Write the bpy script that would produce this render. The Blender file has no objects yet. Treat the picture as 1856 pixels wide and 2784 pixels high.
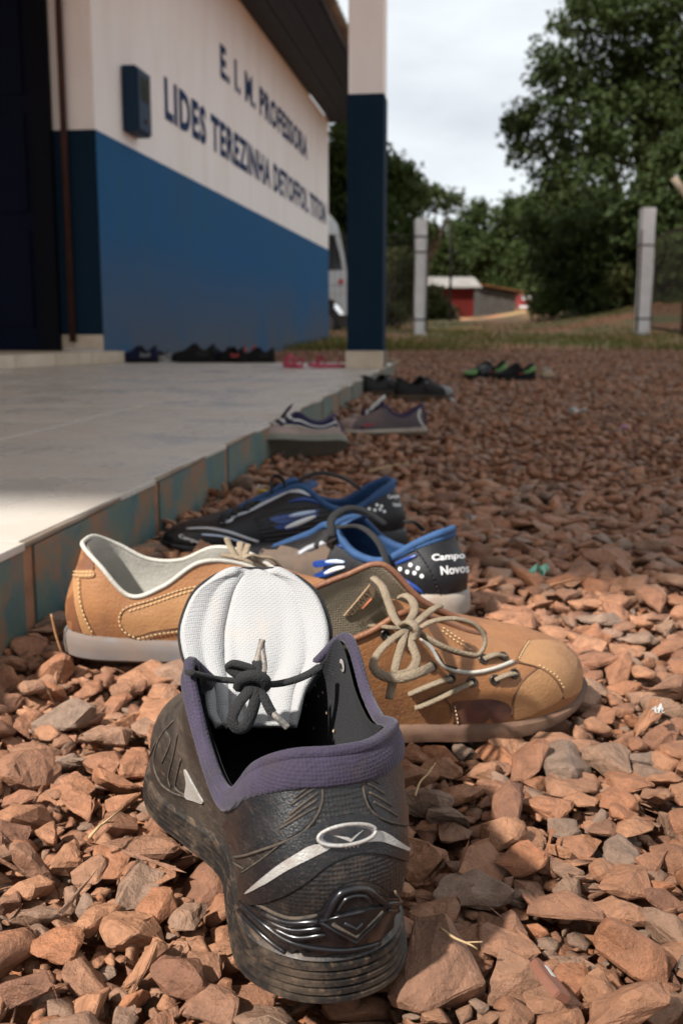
import bpy, bmesh, math, random
import numpy as np
from mathutils import Vector, Matrix, noise
from mathutils.bvhtree import BVHTree
from mathutils.geometry import delaunay_2d_cdt

rng = np.random.default_rng(11)
random.seed(5)
R = math.radians
SC = bpy.context.scene
COL = SC.collection

# ------------------------------------------------------------------ camera
FPX, HORIZON, CX, CY, CAMZ = 2850.0, 897.0, 928.0, 1392.0, 0.28
PITCH = math.atan((CY - HORIZON) / FPX)
SP, CP = math.sin(PITCH), math.cos(PITCH)
cam = bpy.data.cameras.new('camera')
cam.sensor_fit = 'VERTICAL'
cam.sensor_height = 36.0
cam.sensor_width = 36.0
cam.lens = FPX / 2784.0 * 36.0
cam.clip_start = 0.02
cam.clip_end = 4000
cam.dof.use_dof = True
cam.dof.focus_distance = 0.52
cam.dof.aperture_fstop = 15.0
camo = bpy.data.objects.new('camera', cam)
COL.objects.link(camo)
camo.location = (0, 0, CAMZ)
camo.rotation_euler = (R(90) - PITCH, 0, 0)
SC.camera = camo

# ------------------------------------------------------------------ world, sun, exposure
SUN_AZ = (-0.75, -0.66)      # horizontal direction towards the sun
SUN_EL = R(46)
world = bpy.data.worlds.new('World')
SC.world = world
world.use_nodes = True
wt = world.node_tree
wt.nodes.clear()


def WN(kind, **kw):
    n = wt.nodes.new(kind)
    for k, v in kw.items():
        setattr(n, k, v)
    return n


sky = WN('ShaderNodeTexSky', sky_type='NISHITA')
sky.sun_disc = False
sky.sun_elevation = SUN_EL
sky.sun_rotation = math.atan2(SUN_AZ[0], SUN_AZ[1])
bg1 = WN('ShaderNodeBackground')
bg1.inputs['Strength'].default_value = 0.06
wt.links.new(sky.outputs['Color'], bg1.inputs['Color'])
tc = WN('ShaderNodeTexCoord')
mp = WN('ShaderNodeMapping')
mp.inputs['Scale'].default_value = (2.2, 2.2, 6.0)
mp.inputs['Location'].default_value = (0.35, 0.1, 0.72)
wt.links.new(tc.outputs['Generated'], mp.inputs['Vector'])
nz = WN('ShaderNodeTexNoise')
nz.inputs['Scale'].default_value = 1.5
nz.inputs['Detail'].default_value = 6
nz.inputs['Roughness'].default_value = 0.55
wt.links.new(mp.outputs['Vector'], nz.inputs['Vector'])
rp = WN('ShaderNodeValToRGB')
rp.color_ramp.elements[0].position = 0.27
rp.color_ramp.elements[0].color = (0.385, 0.402, 0.43, 1)
rp.color_ramp.elements[1].position = 0.50
rp.color_ramp.elements[1].color = (0.50, 0.525, 0.54, 1)
wt.links.new(nz.outputs['Fac'], rp.inputs['Fac'])
bg2 = WN('ShaderNodeBackground')
wt.links.new(rp.outputs['Color'], bg2.inputs['Color'])
mxs = WN('ShaderNodeMixShader')
mxs.inputs['Fac'].default_value = 0.9
wo = WN('ShaderNodeOutputWorld')
wt.links.new(bg1.outputs[0], mxs.inputs[1])
wt.links.new(bg2.outputs[0], mxs.inputs[2])
wt.links.new(mxs.outputs[0], wo.inputs['Surface'])

sun = bpy.data.lights.new('sun', 'SUN')
sun.energy = 4.9
sun.angle = R(2.3)
sun.color = (1.0, 0.955, 0.89)
suno = bpy.data.objects.new('sun', sun)
COL.objects.link(suno)
sdir = Vector((SUN_AZ[0], SUN_AZ[1], 0)).normalized() * math.cos(SUN_EL) + Vector((0, 0, math.sin(SUN_EL)))
suno.rotation_euler = sdir.to_track_quat('Z', 'Y').to_euler()
suno.location = sdir * 30

vs = SC.view_settings
vs.view_transform = 'Standard'
vs.look = 'None'
vs.exposure = 1.0
vs.gamma = 1.0
SC.render.engine = 'CYCLES'
SC.cycles.use_denoising = True
SC.cycles.max_bounces = 6
SC.cycles.use_adaptive_sampling = True
SC.cycles.adaptive_threshold = 0.015


# ------------------------------------------------------------------ pixel -> place
def ray(x, y):
    u = (x - CX) / FPX
    v = (y - CY) / FPX
    return Vector((u, CP - SP * v, -SP - CP * v))


CAM = Vector((0, 0, CAMZ))


def atz(x, y, z=0.0):
    r = ray(x, y)
    return CAM + r * ((z - CAMZ) / r.z)


def aty(x, y, Y):
    r = ray(x, y)
    return CAM + r * (Y / r.y)


def proj(P):
    z = P[2] - CAMZ
    d = P[1] * CP - z * SP
    return CX + FPX * P[0] / d, CY - FPX * (P[1] * SP + z * CP) / d, d


K = 1856 / 1568.0          # many points were read off a 1568 px wide view


def f1(pts):
    return [(x * K, y * K) for x, y in pts]


def crop(x0, y0, s):
    return lambda pts: [(x0 + x * s, y0 + y * s) for x, y in pts]


# ------------------------------------------------------------------ materials
MATS = {}


def nodes(name):
    m = bpy.data.materials.new(name)
    m.use_nodes = True
    MATS[name] = m
    t = m.node_tree
    return m, t, t.nodes['Principled BSDF']


def add(t, kind, ins=None, **kw):
    n = t.nodes.new(kind)
    for k, v in kw.items():
        setattr(n, k, v)
    for k, v in (ins or {}).items():
        n.inputs[k].default_value = v
    return n


def C4(c):
    return (c[0], c[1], c[2], 1)


def simple(name, col, rough=0.6, metal=0.0, spec=0.5, col2=None, nscale=40, bump=0.0, bscale=200, dirt=None,
           dscale=12, damt=0.5, coords='Object', weave=0, emis=None, sheen=0.0, low=0.42, high=0.62, streak=None):
    """colour col wandering to col2 with noise; dirt colour in ragged patches; fine bump; weave = woven relief"""
    m, t, b = nodes(name)
    L = t.links.new
    tcn = add(t, 'ShaderNodeTexCoord')
    src = tcn.outputs[coords]
    b.inputs['Roughness'].default_value = rough
    b.inputs['Metallic'].default_value = metal
    b.inputs['Specular IOR Level'].default_value = spec
    if sheen:
        b.inputs['Sheen Weight'].default_value = sheen
    out = None
    if col2 is not None:
        n = add(t, 'ShaderNodeTexNoise', {'Scale': nscale, 'Detail': 5, 'Roughness': 0.6})
        L(src, n.inputs['Vector'])
        mx = add(t, 'ShaderNodeMix', data_type='RGBA')
        mr = add(t, 'ShaderNodeMapRange', {'From Min': 0.35, 'From Max': 0.65})
        L(n.outputs['Fac'], mr.inputs['Value'])
        L(mr.outputs['Result'], mx.inputs['Factor'])
        mx.inputs[6].default_value = C4(col)
        mx.inputs[7].default_value = C4(col2)
        out = mx.outputs[2]
    if dirt is not None:
        n = add(t, 'ShaderNodeTexNoise', {'Scale': dscale, 'Detail': 8, 'Roughness': 0.7})
        L(src, n.inputs['Vector'])
        mr = add(t, 'ShaderNodeMapRange', {'From Min': low, 'From Max': high, 'To Max': damt})
        L(n.outputs['Fac'], mr.inputs['Value'])
        mx = add(t, 'ShaderNodeMix', data_type='RGBA')
        L(mr.outputs['Result'], mx.inputs['Factor'])
        if out is None:
            mx.inputs[6].default_value = C4(col)
        else:
            L(out, mx.inputs[6])
        mx.inputs[7].default_value = C4(dirt)
        out = mx.outputs[2]
        mr2 = add(t, 'ShaderNodeMapRange', {'From Min': low, 'From Max': high, 'To Min': rough, 'To Max': min(0.95, rough + 0.35)})
        L(n.outputs['Fac'], mr2.inputs['Value'])
        L(mr2.outputs['Result'], b.inputs['Roughness'])
    if streak is not None:
        # thin rubbed scratches and dust trails
        sc_, amt, colr = streak
        for rot in ((0.3, 0.5, 0.9), (1.2, -0.4, 0.2)):
            mpn = add(t, 'ShaderNodeMapping')
            mpn.inputs['Rotation'].default_value = rot
            mpn.inputs['Scale'].default_value = (sc_ * 0.06, sc_, sc_)
            L(src, mpn.inputs['Vector'])
            n = add(t, 'ShaderNodeTexNoise', {'Scale': 1.0, 'Detail': 5, 'Roughness': 0.7})
            L(mpn.outputs[0], n.inputs['Vector'])
            mr = add(t, 'ShaderNodeMapRange', {'From Min': 0.56, 'From Max': 0.70, 'To Max': amt})
            L(n.outputs['Fac'], mr.inputs['Value'])
            mx = add(t, 'ShaderNodeMix', data_type='RGBA')
            L(mr.outputs['Result'], mx.inputs['Factor'])
            if out is None:
                mx.inputs[6].default_value = C4(col)
            else:
                L(out, mx.inputs[6])
            mx.inputs[7].default_value = C4(colr)
            out = mx.outputs[2]
    if out is None:
        b.inputs['Base Color'].default_value = C4(col)
    else:
        L(out, b.inputs['Base Color'])
    h = None
    if bump:
        n = add(t, 'ShaderNodeTexNoise', {'Scale': bscale, 'Detail': 4, 'Roughness': 0.6})
        L(src, n.inputs['Vector'])
        bp = add(t, 'ShaderNodeBump', {'Strength': bump, 'Distance': 0.002})
        L(n.outputs['Fac'], bp.inputs['Height'])
        h = bp
    if weave:
        v = add(t, 'ShaderNodeTexVoronoi', {'Scale': weave, 'Randomness': 0.25})
        L(src, v.inputs['Vector'])
        bp = add(t, 'ShaderNodeBump', {'Strength': 0.6, 'Distance': 0.0008})
        L(v.outputs['Distance'], bp.inputs['Height'])
        if h:
            L(h.outputs[0], bp.inputs['Normal'])
        h = bp
    if h:
        L(h.outputs[0], b.inputs['Normal'])
    return m


def M(n):
    return MATS[n]


# ------------------------------------------------------------------ object helpers
def link(o, parent=None):
    COL.objects.link(o)
    if parent is not None:
        o.parent = parent
    return o


def mk(name, verts, faces, mat, parent=None, smooth=False):
    me = bpy.data.meshes.new(name)
    me.from_pydata([tuple(v) for v in verts], [], [tuple(f) for f in faces])
    me.materials.append(M(mat) if isinstance(mat, str) else mat)
    if smooth:
        me.polygons.foreach_set('use_smooth', [True] * len(me.polygons))
    me.update()
    return link(bpy.data.objects.new(name, me), parent)


def bmk(name, bm, mat, parent=None, smooth=False):
    me = bpy.data.meshes.new(name)
    bm.to_mesh(me)
    bm.free()
    me.materials.append(M(mat) if isinstance(mat, str) else mat)
    if smooth:
        me.polygons.foreach_set('use_smooth', [True] * len(me.polygons))
    return link(bpy.data.objects.new(name, me), parent)


def tag(o, label=None, cat=None, group=None, kind=None):
    if label:
        o['label'] = label
    if cat:
        o['category'] = cat
    if group:
        o['group'] = group
    if kind:
        o['kind'] = kind
    return o


def thing(name, label, cat, mat=None, group=None):
    o = bpy.data.objects.new(name, None)
    o.empty_display_size = 0.05
    COL.objects.link(o)
    if mat is not None:
        o.matrix_world = mat
    return tag(o, label, cat, group)


def boxv(x0, x1, y0, y1, z0, z1):
    v = [(x, y, z) for z in (z0, z1) for y in (y0, y1) for x in (x0, x1)]
    f = [(0, 2, 3, 1), (4, 5, 7, 6), (0, 1, 5, 4), (2, 6, 7, 3), (0, 4, 6, 2), (1, 3, 7, 5)]
    return v, f


def box(name, x0, x1, y0, y1, z0, z1, mat, parent=None, bev=0.0):
    v, f = boxv(x0, x1, y0, y1, z0, z1)
    if not bev:
        return mk(name, v, f, mat, parent)
    bm = bmesh.new()
    vs_ = [bm.verts.new(p) for p in v]
    for q in f:
        bm.faces.new([vs_[i] for i in q])
    bmesh.ops.bevel(bm, geom=bm.edges[:], offset=bev, segments=2, affect='EDGES', profile=0.7)
    return bmk(name, bm, mat, parent)


def tube_data(pts, rad, n=8, closed=False, flat=1.0, up=None, caps=True):
    """rad: number or list; flat<1 squashes the section along the frame's second axis"""
    P = [Vector(p) for p in pts]
    m = len(P)
    rs = [rad] * m if isinstance(rad, (int, float)) else list(rad)
    V, Fc = [], []
    prev = None
    for i in range(m):
        if closed:
            tan = (P[(i + 1) % m] - P[i - 1])
        else:
            tan = P[min(i + 1, m - 1)] - P[max(i - 1, 0)]
        tan.normalize()
        if up is not None:
            a = Vector(up[i] if isinstance(up, list) else up)
        else:
            a = prev if prev is not None else (Vector((0, 0, 1)) if abs(tan.z) < 0.9 else Vector((1, 0, 0)))
        a = a - tan * a.dot(tan)
        if a.length < 1e-6:
            a = Vector((1, 0, 0)) - tan * tan.x
        a.normalize()
        b = tan.cross(a)
        prev = a
        for k in range(n):
            w = 2 * math.pi * k / n
            V.append(P[i] + a * (math.cos(w) * rs[i] * flat) + b * (math.sin(w) * rs[i]))
    rows = m if closed else m - 1
    for i in range(rows):
        j = (i + 1) % m
        for k in range(n):
            k2 = (k + 1) % n
            Fc.append((i * n + k, i * n + k2, j * n + k2, j * n + k))
    if not closed and caps:
        Fc.append(tuple(range(n))[::-1])
        Fc.append(tuple((m - 1) * n + k for k in range(n)))
    return V, Fc


def tube(name, pts, rad, mat, parent=None, n=8, closed=False, flat=1.0, up=None, smooth=True, inv=None):
    V, Fc = tube_data(pts, rad, n, closed, flat, up)
    if inv is not None:
        V = [inv @ v for v in V]
    return mk(name, V, Fc, mat, parent, smooth)


def smoothline(pts, per=6, closed=False):
    P = [Vector(p) for p in pts]
    n = len(P)
    out = []
    segs = n if closed else n - 1
    for i in range(segs):
        p1, p2 = P[i], P[(i + 1) % n]
        p0 = P[i - 1] if (closed or i > 0) else p1 * 2 - p2
        p3 = P[(i + 2) % n] if (closed or i + 2 < n) else p2 * 2 - p1
        for k in range(per):
            t = k / per
            out.append(0.5 * ((2 * p1) + (p2 - p0) * t + (2 * p0 - 5 * p1 + 4 * p2 - p3) * t * t + (3 * p1 - p0 - 3 * p2 + p3) * t ** 3))
    if not closed:
        out.append(P[-1])
    return out


def join_data(parts):
    V, Fc = [], []
    for v, f in parts:
        o = len(V)
        V += list(v)
        Fc += [tuple(i + o for i in q) for q in f]
    return V, Fc


def text_mesh(s, bold=0.0, spacing=1.0):
    """2-D triangles of a line of text, scaled to a unit box; returns verts (x,y), faces"""
    cu = bpy.data.curves.new('lettering', 'FONT')
    cu.body = s
    cu.offset = bold
    cu.space_character = spacing
    cu.resolution_u = 3
    o = bpy.data.objects.new('lettering', cu)
    COL.objects.link(o)
    dg = bpy.context.evaluated_depsgraph_get()
    me = bpy.data.meshes.new_from_object(o.evaluated_get(dg))
    V = np.array([v.co[:2] for v in me.vertices])
    Fc = [tuple(p.vertices) for p in me.polygons]
    bpy.data.objects.remove(o)
    bpy.data.curves.remove(cu)
    bpy.data.meshes.remove(me)
    lo, hi = V.min(0), V.max(0)
    return (V - lo) / (hi - lo), Fc


def islands(V, Fc):
    """split flat letters into one vertex/face list each"""
    par = list(range(len(V)))
    def find(a):
        while par[a] != a:
            par[a] = par[par[a]]
            a = par[a]
        return a
    for q in Fc:
        for i in q[1:]:
            par[find(i)] = find(q[0])
    out = {}
    for q in Fc:
        out.setdefault(find(q[0]), []).append(q)
    res = []
    for fl in out.values():
        ids = sorted({i for q in fl for i in q})
        mp_ = {i: k for k, i in enumerate(ids)}
        res.append(([V[i] for i in ids], [tuple(mp_[i] for i in q) for q in fl]))
    return res


# ------------------------------------------------------------------ base materials
def gravel_material():
    m, t, b = nodes('gravel_stone')
    L = t.links.new
    geo = add(t, 'ShaderNodeNewGeometry')
    oi = add(t, 'ShaderNodeObjectInfo')
    ad = add(t, 'ShaderNodeMath', operation='ADD')
    L(geo.outputs['Random Per Island'], ad.inputs[0])
    L(oi.outputs['Random'], ad.inputs[1])
    fr = add(t, 'ShaderNodeMath', operation='FRACT')
    L(ad.outputs[0], fr.inputs[0])
    cr = add(t, 'ShaderNodeValToRGB')
    e = cr.color_ramp.elements
    e[0].position, e[0].color = 0.0, (0.165, 0.076, 0.044, 1)
    e[1].position, e[1].color = 1.0, (0.300, 0.148, 0.082, 1)
    for p, c in ((0.18, (0.270, 0.122, 0.064)), (0.36, (0.325, 0.158, 0.084)), (0.52, (0.215, 0.108, 0.064)), (0.68, (0.300, 0.124, 0.058)),
                 (0.82, (0.235, 0.136, 0.086)), (0.92, (0.190, 0.128, 0.092))):
        x = e.new(p)
        x.color = C4(c)
    L(fr.outputs[0], cr.inputs['Fac'])
    tcn = add(t, 'ShaderNodeTexCoord')
    n1 = add(t, 'ShaderNodeTexNoise', {'Scale': 95, 'Detail': 7, 'Roughness': 0.68})
    n2 = add(t, 'ShaderNodeTexNoise', {'Scale': 420, 'Detail': 5, 'Roughness': 0.75})
    pos = geo.outputs['Position']
    L(pos, n1.inputs['Vector'])
    L(pos, n2.inputs['Vector'])
    mr = add(t, 'ShaderNodeMapRange', {'From Min': 0.3, 'From Max': 0.7, 'To Min': 0.68, 'To Max': 1.30})
    L(n1.outputs['Fac'], mr.inputs['Value'])
    mu = add(t, 'ShaderNodeMix', data_type='RGBA', blend_type='MULTIPLY')
    mu.inputs[0].default_value = 1
    L(cr.outputs['Color'], mu.inputs[6])
    L(mr.outputs['Result'], mu.inputs[7])
    # pale mineral flecks and scuffs
    mr2 = add(t, 'ShaderNodeMapRange', {'From Min': 0.60, 'From Max': 0.74, 'To Max': 0.42})
    L(n2.outputs['Fac'], mr2.inputs['Value'])
    mx = add(t, 'ShaderNodeMix', data_type='RGBA')
    L(mr2.outputs['Result'], mx.inputs[0])
    L(mu.outputs[2], mx.inputs[6])
    mx.inputs[7].default_value = (0.386, 0.302, 0.235, 1)
    mr4 = add(t, 'ShaderNodeMapRange', {'From Min': 0.40, 'From Max': 0.28, 'To Max': 0.45})
    L(n2.outputs['Fac'], mr4.inputs['Value'])
    mx2 = add(t, 'ShaderNodeMix', data_type='RGBA')
    L(mr4.outputs['Result'], mx2.inputs[0])
    L(mx.outputs[2], mx2.inputs[6])
    mx2.inputs[7].default_value = (0.13, 0.065, 0.045, 1)
    L(mx2.outputs[2], b.inputs['Base Color'])
    b.inputs['Roughness'].default_value = 0.62
    b.inputs['Specular IOR Level'].default_value = 0.4
    b1 = add(t, 'ShaderNodeBump', {'Strength': 0.9, 'Distance': 0.005})
    L(n1.outputs['Fac'], b1.inputs['Height'])
    b2 = add(t, 'ShaderNodeBump', {'Strength': 0.55, 'Distance': 0.0011})
    L(n2.outputs['Fac'], b2.inputs['Height'])
    L(b1.outputs[0], b2.inputs['Normal'])
    L(b2.outputs[0], b.inputs['Normal'])
    return m


gravel_material()


def ground_material():
    """red soil near, thin olive grass and orange earth further out, by noise and by place"""
    m, t, b = nodes('ground_soil')
    L = t.links.new
    geo = add(t, 'ShaderNodeNewGeometry')
    sx = add(t, 'ShaderNodeSeparateXYZ')
    L(geo.outputs['Position'], sx.inputs[0])
    n1 = add(t, 'ShaderNodeTexNoise', {'Scale': 0.55, 'Detail': 8, 'Roughness': 0.65})
    n2 = add(t, 'ShaderNodeTexNoise', {'Scale': 14, 'Detail': 6, 'Roughness': 0.7})
    L(geo.outputs['Position'], n1.inputs['Vector'])
    L(geo.outputs['Position'], n2.inputs['Vector'])
    soil = add(t, 'ShaderNodeMix', data_type='RGBA')
    L(n2.outputs['Fac'], soil.inputs[0])
    soil.inputs[6].default_value = (0.20, 0.072, 0.030, 1)
    soil.inputs[7].default_value = (0.36, 0.145, 0.062, 1)
    grass = add(t, 'ShaderNodeMix', data_type='RGBA')
    L(n2.outputs['Fac'], grass.inputs[0])
    grass.inputs[6].default_value = (0.075, 0.082, 0.018, 1)
    grass.inputs[7].default_value = (0.19, 0.145, 0.042, 1)
    far = add(t, 'ShaderNodeMapRange', {'From Min': 11.0, 'From Max': 13.5})
    L(sx.outputs['Y'], far.inputs['Value'])
    pat = add(t, 'ShaderNodeMapRange', {'From Min': 0.54, 'From Max': 0.44})
    L(n1.outputs['Fac'], pat.inputs['Value'])
    mm = add(t, 'ShaderNodeMath', operation='MULTIPLY')
    L(far.outputs[0], mm.inputs[0])
    L(pat.outputs[0], mm.inputs[1])
    mx = add(t, 'ShaderNodeMix', data_type='RGBA')
    L(mm.outputs[0], mx.inputs[0])
    L(soil.outputs[2], mx.inputs[6])
    L(grass.outputs[2], mx.inputs[7])
    L(mx.outputs[2], b.inputs['Base Color'])
    b.inputs['Roughness'].default_value = 0.9
    bp = add(t, 'ShaderNodeBump', {'Strength': 0.7, 'Distance': 0.02})
    L(n2.outputs['Fac'], bp.inputs['Height'])
    L(bp.outputs[0], b.inputs['Normal'])


ground_material()


def wall_material(name, col, stain, vertical=True, amount=0.5, low_stain=None, zr=(0.0, 0.5)):
    """painted plaster with streaky dirt; low_stain = mud splashed up from the ground"""
    m, t, b = nodes(name)
    L = t.links.new
    geo = add(t, 'ShaderNodeNewGeometry')
    mpn = add(t, 'ShaderNodeMapping')
    mpn.inputs['Scale'].default_value = (3.0, 3.0, 0.8 if vertical else 3.0)
    L(geo.outputs['Position'], mpn.inputs['Vector'])
    n = add(t, 'ShaderNodeTexNoise', {'Scale': 1.3, 'Detail': 8, 'Roughness': 0.68})
    L(mpn.outputs[0], n.inputs['Vector'])
    mr = add(t, 'ShaderNodeMapRange', {'From Min': 0.45, 'From Max': 0.75, 'To Max': amount})
    L(n.outputs['Fac'], mr.inputs['Value'])
    mx = add(t, 'ShaderNodeMix', data_type='RGBA')
    L(mr.outputs[0], mx.inputs[0])
    mx.inputs[6].default_value = C4(col)
    mx.inputs[7].default_value = C4(stain)
    out = mx.outputs[2]
    if low_stain:
        sx = add(t, 'ShaderNodeSeparateXYZ')
        L(geo.outputs['Position'], sx.inputs[0])
        zz = add(t, 'ShaderNodeMapRange', {'From Min': zr[1], 'From Max': zr[0], 'To Max': 0.8})
        L(sx.outputs['Z'], zz.inputs['Value'])
        n3 = add(t, 'ShaderNodeTexNoise', {'Scale': 1.1, 'Detail': 6, 'Roughness': 0.6})
        L(geo.outputs['Position'], n3.inputs['Vector'])
        mr3 = add(t, 'ShaderNodeMapRange', {'From Min': 0.28, 'From Max': 0.5})
        L(n3.outputs['Fac'], mr3.inputs['Value'])
        mm = add(t, 'ShaderNodeMath', operation='MULTIPLY')
        L(zz.outputs[0], mm.inputs[0])
        L(mr3.outputs[0], mm.inputs[1])
        m2 = add(t, 'ShaderNodeMix', data_type='RGBA')
        L(mm.outputs[0], m2.inputs[0])
        L(out, m2.inputs[6])
        m2.inputs[7].default_value = C4(low_stain)
        out = m2.outputs[2]
    L(out, b.inputs['Base Color'])
    b.inputs['Roughness'].default_value = 0.75
    b.inputs['Specular IOR Level'].default_value = 0.12
    n4 = add(t, 'ShaderNodeTexNoise', {'Scale': 60, 'Detail': 5, 'Roughness': 0.6})
    L(geo.outputs['Position'], n4.inputs['Vector'])
    bp = add(t, 'ShaderNodeBump', {'Strength': 0.25, 'Distance': 0.004})
    L(n4.outputs['Fac'], bp.inputs['Height'])
    L(bp.outputs[0], b.inputs['Normal'])


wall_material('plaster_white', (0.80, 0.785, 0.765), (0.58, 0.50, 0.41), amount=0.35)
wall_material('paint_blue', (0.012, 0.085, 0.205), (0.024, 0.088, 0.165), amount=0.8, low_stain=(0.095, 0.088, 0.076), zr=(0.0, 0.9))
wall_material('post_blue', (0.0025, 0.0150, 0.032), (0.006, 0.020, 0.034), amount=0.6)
simple('letter_paint', (0.010, 0.030, 0.095), 0.7, spec=0.1, col2=(0.015, 0.038, 0.105), nscale=3)
simple('door_blue', (0.0012, 0.0032, 0.014), 0.6, spec=0.08, col2=(0.0016, 0.004, 0.016), nscale=6)
simple('door_dark', (0.002, 0.003, 0.006), 0.6, spec=0.08)
simple('rust_pipe', (0.03, 0.012, 0.009), 0.6, spec=0.2, col2=(0.05, 0.018, 0.012), nscale=9)
simple('soffit_grey', (0.038, 0.046, 0.058), 0.6, spec=0.15, col2=(0.032, 0.039, 0.050), nscale=2)
simple('fibre_cement', (0.40, 0.37, 0.32), 0.85, col2=(0.22, 0.20, 0.17), nscale=3, bump=0.4, bscale=60)
simple('meter_blue', (0.006, 0.026, 0.06), 0.5, spec=0.2)
simple('meter_glass', (0.03, 0.03, 0.025), 0.15)
simple('grout', (0.26, 0.21, 0.16), 0.9, col2=(0.16, 0.11, 0.075), nscale=20)
simple('floor_tile', (0.60, 0.56, 0.505), 0.20, col2=(0.53, 0.49, 0.44), nscale=5, dirt=(0.27, 0.225, 0.18), dscale=3.5, damt=0.55, bump=0.04, bscale=40)
simple('tile_beige', (0.54, 0.47, 0.37), 0.3, col2=(0.47, 0.39, 0.29), nscale=6, dirt=(0.33, 0.23, 0.15), dscale=5, damt=0.5)
simple('riser_paint', (0.045, 0.105, 0.115), 0.65, col2=(0.10, 0.125, 0.09), nscale=18, dirt=(0.235, 0.115, 0.055), dscale=11, damt=0.9, bump=0.3, bscale=80, low=0.46, high=0.60)
simple('riser_mortar', (0.30, 0.14, 0.075), 0.9, col2=(0.20, 0.095, 0.05), nscale=30, bump=0.5, bscale=120)
simple('concrete_post', (0.74, 0.735, 0.73), 0.85, col2=(0.62, 0.61, 0.59), nscale=5, bump=0.3, bscale=60)
simple('wire', (0.06, 0.05, 0.045), 0.6)
simple('rust_frame', (0.06, 0.035, 0.028), 0.7)
simple('wood_grey', (0.07, 0.064, 0.058), 0.9, spec=0.1, col2=(0.04, 0.036, 0.032), nscale=4)
simple('wood_pale', (0.17, 0.13, 0.095), 0.9, col2=(0.12, 0.09, 0.065), nscale=4)
simple('red_boards', (0.085, 0.010, 0.008), 0.9, spec=0.1, col2=(0.06, 0.008, 0.007), nscale=2)
simple('roof_white', (0.21, 0.20, 0.19), 0.8, col2=(0.15, 0.14, 0.13), nscale=1.5, spec=0.05)
simple('roof_rust', (0.17, 0.08, 0.035), 0.9, spec=0.03, col2=(0.10, 0.045, 0.025), nscale=2)
simple('dark_opening', (0.012, 0.011, 0.010), 0.9)
simple('van_white', (0.62, 0.65, 0.68), 0.3, col2=(0.57, 0.60, 0.62), nscale=2, dirt=(0.42, 0.33, 0.25), dscale=2.5, damt=0.25)
simple('glass_dark', (0.012, 0.014, 0.016), 0.1)
simple('rubber', (0.014, 0.013, 0.012), 0.85, dirt=(0.08, 0.05, 0.035), dscale=20, damt=0.5)
simple('hub_metal', (0.16, 0.16, 0.16), 0.6, metal=0.2, spec=0.2)
simple('lamp_red', (0.5, 0.02, 0.02), 0.3)
simple('car_maroon', (0.12, 0.014, 0.014), 0.35)
simple('bark', (0.075, 0.058, 0.042), 0.9, col2=(0.045, 0.034, 0.025), nscale=8, bump=0.6, bscale=30)


def leaf_material(name, a, b_, c):
    m, t, b = nodes(name)
    L = t.links.new
    geo = add(t, 'ShaderNodeNewGeometry')
    cr = add(t, 'ShaderNodeValToRGB')
    e = cr.color_ramp.elements
    e[0].color = C4(a)
    e[1].color = C4(c)
    x = e.new(0.55)
    x.color = C4(b_)
    n = add(t, 'ShaderNodeTexNoise', {'Scale': 0.9, 'Detail': 3})
    L(geo.outputs['Position'], n.inputs['Vector'])
    mm = add(t, 'ShaderNodeMix', data_type='FLOAT')
    mm.inputs[0].default_value = 0.5
    L(geo.outputs['Random Per Island'], mm.inputs[2])
    L(n.outputs['Fac'], mm.inputs[3])
    L(mm.outputs[0], cr.inputs['Fac'])
    L(cr.outputs[0], b.inputs['Base Color'])
    b.inputs['Roughness'].default_value = 0.55
    b.inputs['Specular IOR Level'].default_value = 0.10
    tr = add(t, 'ShaderNodeBsdfTranslucent')
    L(cr.outputs[0], tr.inputs['Color'])
    ms = add(t, 'ShaderNodeMixShader')
    ms.inputs[0].default_value = 0.25
    out = t.nodes['Material Output']
    L(b.outputs[0], ms.inputs[1])
    L(tr.outputs[0], ms.inputs[2])
    L(ms.outputs[0], out.inputs['Surface'])


leaf_material('leaf_dark', (0.021, 0.034, 0.011), (0.030, 0.044, 0.013), (0.048, 0.060, 0.018))
leaf_material('leaf_mid', (0.028, 0.046, 0.012), (0.042, 0.062, 0.016), (0.072, 0.092, 0.024))
leaf_material('leaf_olive', (0.038, 0.044, 0.016), (0.054, 0.060, 0.020), (0.085, 0.084, 0.030))
leaf_material('grass_blade', (0.075, 0.092, 0.022), (0.13, 0.13, 0.035), (0.24, 0.19, 0.07))


# ------------------------------------------------------------------ terrain
def ground_z(x, y):
    z = np.interp(y, [0, 9, 17.3, 30, 70, 160, 400], [0, 0, 0.20, 0.42, 1.08, 2.3, 6.0])
    bank = np.clip((x - 3.0 - 0.10 * (y - 18)) / 5.0, 0, 1) * np.clip((y - 16) / 9.0, 0, 1)
    return z + bank * bank * (3 - 2 * bank) * 0.62 + np.where(y > 16, 0.05 * np.sin(x * 1.1 + y * 0.37) * np.clip((y - 16) / 10, 0, 1), 0)


def build_ground():
    xs = np.concatenate([np.linspace(-300, -30, 10), np.linspace(-24, 30, 73), np.linspace(36, 300, 10)])
    ys = np.concatenate([np.linspace(-60, -4, 8), np.linspace(-2, 60, 94), np.linspace(64, 400, 18)])
    X, Y = np.meshgrid(xs, ys)
    Z = ground_z(X, Y) - np.where(Y < 12.5, 0.032, 0.0) + np.where(Y >= 12.5, 0.0, 0.0)
    V = np.stack([X, Y, Z], -1).reshape(-1, 3)
    nx, ny = len(xs), len(ys)
    Fc = [(j * nx + i, j * nx + i + 1, (j + 1) * nx + i + 1, (j + 1) * nx + i) for j in range(ny - 1) for i in range(nx - 1)]
    o = mk('ground', V, Fc, 'ground_soil', smooth=True)
    return tag(o, 'red earth ground with thin grass beyond the gravel yard', kind='structure')


ground = build_ground()

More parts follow.
